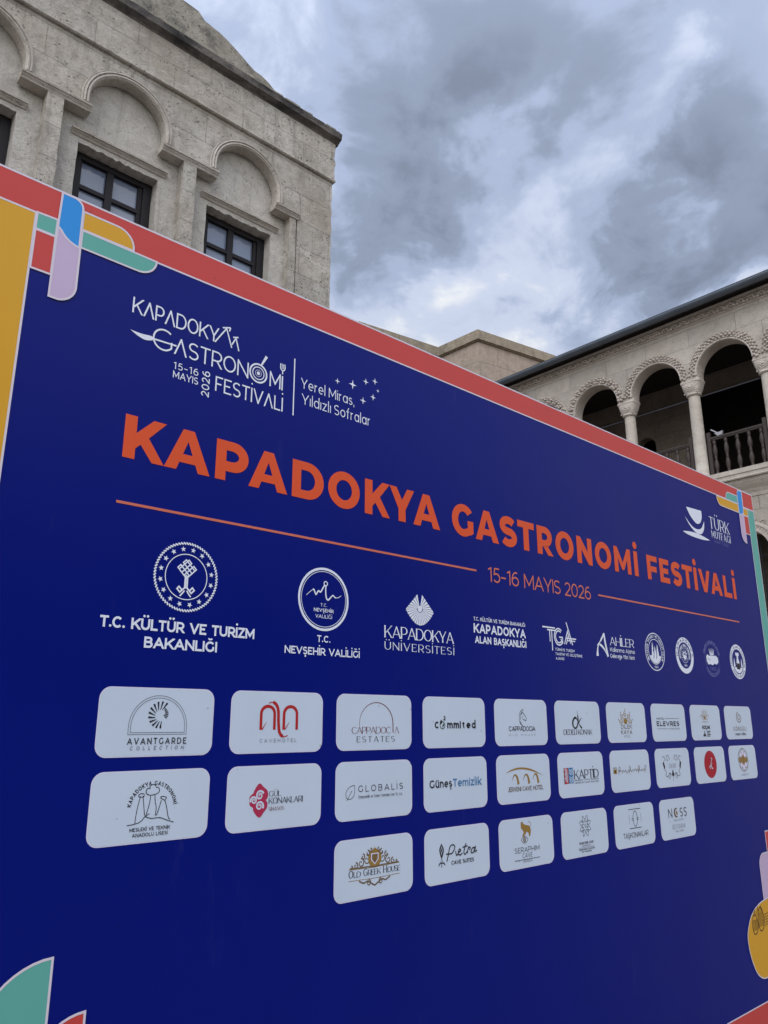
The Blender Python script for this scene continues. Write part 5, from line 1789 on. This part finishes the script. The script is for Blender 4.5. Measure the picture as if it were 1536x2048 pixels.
# row 2
def lg(P):
    for pts in ([(.122, -.127), (.124, -.105), (.127, -.085), (.132, -.062)], [(.139, -.062), (.143, -.085), (.147, -.110)], [(.126, -.061), (.131, -.056), (.141, -.057), (.140, -.064), (.126, -.063)], [(.150, -.112), (.155, -.095), (.159, -.076), (.160, -.062)], [(.172, -.061), (.174, -.078), (.178, -.092), (.177, -.112)], [(.188, -.067), (.196, -.066), (.205, -.069), (.200, -.075), (.188, -.069)], [(.191, -.075), (.186, -.094), (.180, -.112)], [(.201, -.075), (.208, -.095), (.214, -.118), (.220, -.125)], [(.101, -.131), (.120, -.129), (.137, -.124), (.148, -.113), (.160, -.106)], [(.148, -.112), (.165, -.118), (.190, -.118), (.212, -.126), (.231, -.132)]):
        P.ribbon(smooth(pts, 5), .0019)
    for cx, cz, r, a0, a1 in ((.154, -.051, .008, 60, 270), (.165, -.044, .0095, 20, 165), (.176, -.050, .008, -90, 110)):
        P.ribbon(arc(cx, cz, r, r, a0, a1, 10), .0019)
    P.ribbon(smooth([(.150, -.059), (.163, -.061), (.178, -.058)], 4), .0019)
    arc_text(P, 'KAPADOKYA GASTRONOMİ', .167, -.096, .060, .0105, 172, 8, w=.17)
def lt(P):
    T(P, 'MESLEKİ VE TEKNİK', .109, -.147, .0088, .112, w=.19, gap=.13)
    T(P, 'ANADOLU LİSESİ', .117, -.1605, .0088, .098, w=.19, gap=.13)
card(1, 0, 'white card with three fairy chimneys and a cook hat in thin lines', lg, lt)

def lg(P):
    P.mat('rose')
    for cx, cz, rx, rz, a in ((.112, -.078, .022, .027, 20), (.089, -.094, .018, .021, 170), (.112, -.113, .022, .024, 300)):
        P.mat('rose')
        P.poly([(cx + rx * math.cos(R(t)) * (1 + .18 * math.cos(R(2 * t + a))), cz + rz * math.sin(R(t)) * (1 + .18 * math.cos(R(3 * t + a)))) for t in range(0, 360, 15)])
    P.mat('card')
    for cx, cz, r, a, s in ((.109, -.081, .0135, 20, 1), (.089, -.094, .0115, 200, -1), (.109, -.110, .0135, 330, 1)):
        spiral(P, cx, cz, r, 1.6, .0062, a, s, 26)
def lt(P):
    T(P, 'GÜL', .140, -.086, .0155, .043, w=.12, serif=True, gap=.08)
    T(P, 'KONAKLARI', .140, -.106, .0165, .122, w=.13, serif=True, gap=.03)
    P.mat('bordeaux'); T(P, 'SİNASOS', .140, -.125, .0105, .055, w=.12, serif=True, gap=.12)
card(1, 1, 'white card with a three petalled rose of red spirals', lg, lt)

def lg(P):
    P.ribbon(smooth([(.077, -.071), (.060, -.074), (.046, -.084), (.041, -.096), (.045, -.108), (.057, -.112), (.070, -.107), (.077, -.094), (.077, -.071)], 4), .0017)
    P.ribbon([(.045, -.116), (.067, -.086)], .0015)
def lt(P):
    T(P, 'GLOBALİS', .092, -.092, .0195, .197, w=.10, gap=.42)
    T(P, 'Danışmanlık ve Turizm Yatırımları San. Tic. A.Ş.', .093, -.111, .0085, .193, w=.13, gap=.10)
card(1, 2, 'white card with a thin leaf outline and wide spaced black letters', lg, lt)

def lt(P):
    T(P, 'Güneş', .027, -.098, .0265, .114, w=.17, gap=.16)
    P.mat('sky'); T(P, 'Temizlik', .146, -.098, .0265, .153, w=.15, gap=.16)
card(1, 3, 'white card with one word half black half blue', None, lt)

def lg(P):
    P.mat('gold')
    up = smooth([(.050, -.066), (.095, -.051), (.149, -.046), (.215, -.055), (.292, -.083)], 6)
    dn = smooth([(.292, -.083), (.215, -.062), (.149, -.053), (.095, -.057), (.050, -.066)], 6)
    P.poly(up + dn[1:-1])
    for x, s in ((.110, 1.0), (.178, .95), (.238, .88)):
        P.ribbon(smooth([(x - .021 * s, -.094), (x - .010 * s, -.077), (x + .002, -.074), (x + .012 * s, -.084), (x + .018 * s, -.108)], 5), [.0015 + .0006 * i for i in range(21)])
def lt(P):
    P.mat('bronze'); T(P, 'JERVENI CAVE HOTEL', .062, -.133, .0165, .221, w=.14, gap=.10)
card(1, 4, 'white card with a wide gold arc over three gold hooks', lg, lt)

def lg(P):
    P.mat('logored').poly([(.038, -.059), (.070, -.059), (.070, -.122), (.040, -.122)])
    P.mat('sky').poly([(.071, -.059), (.104, -.059), (.104, -.121), (.071, -.121)])
    P.mat('card')
    for k in range(9):
        P.ribbon(smooth([(.042 + .004 * (k % 3), -.066 - .006 * k), (.052, -.062 - .006 * k), (.064, -.070 - .006 * k)], 4), .003)
        P.ribbon(smooth([(.076, -.064 - .006 * k), (.088 + .003 * (k % 2), -.070 - .006 * k), (.101, -.063 - .006 * k)], 4), .0026)
    P.mat('black'); P.ribbon([(.039, -.060), (.040, -.124)], .0022)
def lt(P):
    T(P, 'KAPTİD', .110, -.105, .0355, .182, w=.14, gap=.04, serif=True)
    T(P, 'Kapadokya Turistik İşletmeciler', .109, -.113, .0062, .183, w=.13)
    T(P, 'Cappadocia Tourism Association', .109, -.123, .0062, .183, w=.13)
card(1, 5, 'white card with a red and blue square beside black serif letters', lg, lt)

def lg(P):
    P.mat('gold').poly(rrect(.022, -.098, .050, -.078, .004, 3))
    P.mat('bronze'); P.ribbon([(.020, -.077), (.024, -.071), (.036, -.074), (.046, -.070), (.050, -.078)], .003)
    P.mat('black'); disc(P, .036, -.088, .006, .005, 12)
def lt(P):
    P.mat('bronze')
    x = .060
    pts = []
    rnd = random.Random(5)
    for k in range(34):
        pts.append((x + k * .0072 + .0025 * math.sin(k * 1.9), -.088 + (.013 if k % 5 == 0 else .006) * math.sin(k * 2.3 + .4 * rnd.random()) * (1.3 if k in (1, 14, 24) else .8)))
    P.ribbon(smooth(pts, 4), .0019)
    for a in (.062, .150, .228, .285):
        P.ribbon(smooth([(a, -.102), (a + .006, -.070), (a + .016, -.074), (a + .010, -.088)], 4), .002)
card(1, 6, 'white card with a thin brown handwritten line', lg, lt)

def lg(P):
    for sx in (-1, 1):
        c = .157
        P.ribbon(smooth([(c + sx * .090, -.040), (c + sx * .075, -.034), (c + sx * .066, -.046), (c + sx * .078, -.058), (c + sx * .086, -.072), (c + sx * .074, -.092)], 5), .0024)
        spiral(P, c + sx * .042, -.046, .020, 1.2, .0028, 200 if sx > 0 else -20, -sx, 22)
        P.poly(smooth([(c + sx * .090, -.064), (c + sx * .078, -.062), (c + sx * .070, -.086), (c + sx * .080, -.092)], 4))
        P.ribbon(smooth([(c + sx * .078, -.090), (c + sx * .062, -.108), (c + sx * .070, -.122), (c + sx * .050, -.128), (c + sx * .032, -.112), (c + sx * .014, -.122)], 5), .0024)
        spiral(P, c + sx * .036, -.128, .014, 1.2, .0024, 90, sx, 20)
    P.poly(smooth([(.146, -.122), (.152, -.106), (.157, -.098), (.162, -.106), (.168, -.122), (.157, -.130)], 4))
    P.mat('pale'); P.ribbon([(.157, -.132), (.157, -.150)], .004)
def lt(P):
    P.mat('grey'); T(P, 'DERE', .122, -.090, .020, .072, w=.10, serif=True, slant=.2)
card(1, 7, 'white card with black scrolled ornament round pale letters', lg, lt)

def lg(P):
    P.mat('crimson'); disc(P, .166, -.086, .068, .068, 40)
    P.mat('rose'); ring(P, .166, -.086, .0585, .0605, 40)
    for k in range(30):
        a = 12 * k
        P.ribbon([(.166 + .0625 * math.cos(R(a)), -.086 + .0625 * math.sin(R(a))), (.166 + .0655 * math.cos(R(a + 3)), -.086 + .0655 * math.sin(R(a + 3)))], .002)
def lt(P):
    P.mat('card')
    P.ribbon(smooth([(.176, -.054), (.186, -.060), (.178, -.068), (.166, -.090), (.158, -.110)], 4), .004)
    P.ribbon(smooth([(.146, -.104), (.156, -.094), (.170, -.096), (.178, -.108), (.190, -.106)], 4), .0035)
    P.ribbon(smooth([(.184, -.080), (.172, -.092), (.186, -.108)], 4), .0032)
card(1, 8, 'white card with a round crimson seal', lg, lt)

def lg(P):
    c = (.167, -.075)
    P.mat('bronze'); ring(P, c[0], c[1], .0585, .062, 36)
    for k in range(8):
        a = 45 * k
        x, z = c[0] + .038 * math.cos(R(a)), c[1] + .038 * math.sin(R(a))
        P.mat('bronze'); disc(P, x, z, .0175, .0175, 18)
        P.mat('cardrim' if k % 4 != 0 else 'gold'); disc(P, x, z, .0145, .0145, 18)
    P.mat('gold'); star(P, c[0], c[1], .034, 8, .55, 22)
    P.mat('bronze'); ring(P, c[0], c[1], .010, .013, 18)
def lt(P):
    P.mat('grey'); T(P, 'YILDIZ IN', .120, -.157, .0095, .092, w=.15, gap=.2)
card(1, 9, 'white card with a gold rosette of eight petals', lg, lt)

# row 3
def lg(P):
    c = .164
    P.mat('bronze')
    for sx in (-1, 1):
        for (x, z, r, t) in ((.034, -.064, .016, 1.3), (.058, -.071, .014, 1.3), (.079, -.077, .010, 1.2), (.097, -.081, .006, 1.0), (.030, -.046, .010, 1.1), (.050, -.054, .009, 1.1), (.018, -.038, .007, 1.0)):
            spiral(P, c + sx * x, z, r, t, .0042, 90 if sx > 0 else 90, sx, 18)
        P.ribbon(smooth([(c + sx * .104, -.083), (c + sx * .070, -.084), (c + sx * .030, -.084), (c, -.087)], 4), .0032)
        P.ribbon(smooth([(c + sx * .066, -.122), (c + sx * .046, -.130), (c + sx * .030, -.126), (c + sx * .014, -.134), (c, -.141)], 4), .0042)
        spiral(P, c + sx * .026, -.131, .010, 1.2, .0036, 90, sx, 16)
        P.mat('gold'); P.ribbon([(c + sx * .108, -.0855), (c, -.0885)], .0016)
        P.ribbon([(c + sx * .108, -.1185), (c, -.1205)], .0016); P.mat('bronze')
    P.mat('gold'); disc(P, c, -.062, .0285, .027, 24)
    star(P, c, -.036, .009, 5, .4)
    P.mat('cardrim'); P.poly([(c - .016, -.047), (c + .016, -.047), (c + .016, -.066), (c, -.081), (c - .016, -.066)])
    P.mat('bronze'); P.poly([(c - .012, -.050), (c + .012, -.050), (c + .012, -.065), (c, -.077), (c - .012, -.065)])
    P.mat('gold'); P.ribbon([(c - .005, -.052), (c - .005, -.068)], .003); P.ribbon([(c + .005, -.052), (c + .005, -.068)], .003)
def lt(P):
    T(P, 'O', .056, -.110, .0215, .018, w=.12, serif=True); T(P, 'LD', .076, -.110, .0165, .029, w=.13, serif=True, gap=.0)
    T(P, 'G', .116, -.110, .0215, .017, w=.12, serif=True); T(P, 'REEK', .135, -.110, .0165, .054, w=.13, serif=True, gap=.0)
    T(P, 'H', .200, -.110, .0215, .016, w=.12, serif=True); T(P, 'OUSE', .218, -.110, .0165, .056, w=.13, serif=True, gap=.0)
card(2, 2, 'white card with a bronze crest of scrolls and a shield', lg, lt)

def lg(P):
    P.poly(smooth([(.081, -.048), (.070, -.068), (.081, -.096), (.093, -.070), (.081, -.048)], 4))
    P.ribbon([(.081, -.096), (.075, -.110)], .0016); P.ribbon([(.081, -.096), (.088, -.110)], .0016)
    P.ribbon(smooth([(.067, -.119), (.070, -.112), (.080, -.110), (.092, -.112), (.097, -.118)], 4), .004)
    P.ribbon([(.081, -.110), (.081, -.124)], .003)
    P.mat('card'); P.ribbon([(.081, -.058), (.077, -.069), (.081, -.084), (.086, -.070)], .0018, closed=True)
def lt(P):
    P.ribbon(smooth([(.106, -.108), (.114, -.088), (.124, -.062), (.140, -.057), (.148, -.067), (.132, -.084), (.104, -.084)], 5), .0040)
    for pts in ([(.152, -.078), (.155, -.092), (.164, -.090)], [(.166, -.084), (.178, -.080), (.172, -.074), (.164, -.086), (.174, -.094), (.186, -.088)], [(.206, -.058), (.194, -.086), (.200, -.094), (.210, -.086)], [(.188, -.070), (.214, -.067)], [(.212, -.092), (.218, -.074), (.228, -.074), (.224, -.082)], [(.252, -.076), (.238, -.078), (.232, -.090), (.244, -.092), (.256, -.074), (.252, -.090), (.264, -.086)]):
        P.ribbon(smooth(pts, 5), .0040)
    T(P, 'CAVE SUITES', .129, -.121, .0125, .117, w=.18, gap=.08)
card(2, 3, 'white card with a black hanging lamp and a handwritten word', lg, lt)

def lg(P):
    P.mat('gold')
    P.poly(smooth([(.131, -.014), (.140, -.012), (.150, -.022), (.168, -.026), (.182, -.030), (.190, -.042), (.188, -.060), (.180, -.068), (.176, -.056), (.166, -.050), (.156, -.058), (.146, -.066), (.138, -.062), (.146, -.052), (.142, -.044), (.132, -.036), (.130, -.024)], 4))
    P.ribbon(smooth([(.184, -.034), (.192, -.026), (.186, -.016), (.176, -.016)], 4), .0022)
    P.mat('bronze')
    P.ribbon(smooth([(.129, -.077), (.139, -.069), (.150, -.066), (.161, -.069), (.171, -.077), (.161, -.086), (.150, -.089), (.139, -.086), (.129, -.077)], 4), .0024)
    ring(P, .150, -.077, .005, .0085, 18); disc(P, .150, -.077, .003, n=10)
def lt(P):
    T(P, 'SERAPHIM', .087, -.121, .0185, .152, w=.09, gap=.16)
    T(P, 'CAVE', .133, -.141, .0165, .060, w=.09, gap=.2)
    P.ribbon([(.085, -.1465), (.239, -.1465)], .0018)
    P.mat('grey'); T(P, 'CAPPADOCIA', .134, -.157, .0075, .057, w=.14)
card(2, 4, 'white card with a golden lion above an eye', lg, lt)

def lg(P):
    c = (.167, -.060)
    for k in range(8):
        a = 22.5 + 45 * k
        tip = (c[0] + .043 * math.cos(R(a)), c[1] + .043 * math.sin(R(a)))
        s = [(c[0] + .027 * math.cos(R(a + t)), c[1] + .027 * math.sin(R(a + t))) for t in (17, -17)]
        b = (c[0] + .015 * math.cos(R(a)), c[1] + .015 * math.sin(R(a)))
        P.ribbon(smooth([b, s[0], tip, s[1], b], 4), .0018)
        if k % 2 == 0:
            ring(P, c[0] + .028 * math.cos(R(a + 22)), c[1] + .028 * math.sin(R(a + 22)), .0035, .005, 12)
    T(P, 'CSC', .143, -.068, .0155, .049, w=.10, gap=.25)
def lt(P):
    T(P, 'SIGNATURE CAVE', .116, -.129, .0088, .102, w=.18)
    P.mat('grey'); T(P, 'CAPPADOCIA', .134, -.1385, .0065, .064, w=.13)
    P.ribbon([(.112, -.142), (.225, -.142)], .0012)
    P.mat('black'); T(P, 'TRADEMARK COLLECTION', .112, -.152, .0062, .113, w=.18)
    T(P, 'BY WYNDHAM', .133, -.161, .0058, .067, w=.18)
card(2, 5, 'white card with a snowflake of leaf outlines and three letters', lg, lt)

def lg(P):
    P.ribbon([(.119, -.0205), (.220, -.0205)], .0028); P.ribbon([(.119, -.100), (.218, -.100)], .0028)
    P.ribbon([(.120, -.042), (.120, -.078)], .0014); P.ribbon([(.219, -.042), (.219, -.078)], .0014)
    P.ribbon([(.170 + .018 * math.cos(R(t)), -.061 + .032 * math.sin(R(t))) for t in range(0, 360, 12)], .0028, closed=True)
    for sx in (-1, 1):
        for dz in (-.059, -.066):
            P.ribbon([(.170 + sx * .012, dz), (.170 + sx * .030, dz)], .002)
def lt(P):
    T(P, 'TAŞKONAKLAR', .062, -.138, .0215, .210, w=.09, gap=.06)
card(2, 6, 'white card with an oval framed by four thin lines', lg, lt)

def lg(P):
    P.mat('bronze'); P.poly(arc(.152, -.062, .0225, .022, 60, 300, 20) + arc(.160, -.062, .018, .017, 290, 70, 16))
    P.mat('gold'); disc(P, .157, -.064, .008, .010, 14)
def lt(P):
    T(P, 'N', .076, -.082, .041, .036, w=.10); T(P, 'SS', .187, -.083, .041, .065, w=.10, gap=.3)
    P.mat('grey'); T(P, 'RIDER CENTER', .121, -.099, .0075, .092, w=.12)
    P.mat('pale'); T(P, 'RESTORAN', .105, -.134, .0205, .122, w=.10, gap=.55)
    P.mat('grey'); T(P, 'BAR & GARDEN', .135, -.148, .0068, .070, w=.12)
card(2, 7, 'white card with tall thin letters round a brown crescent', lg, lt)
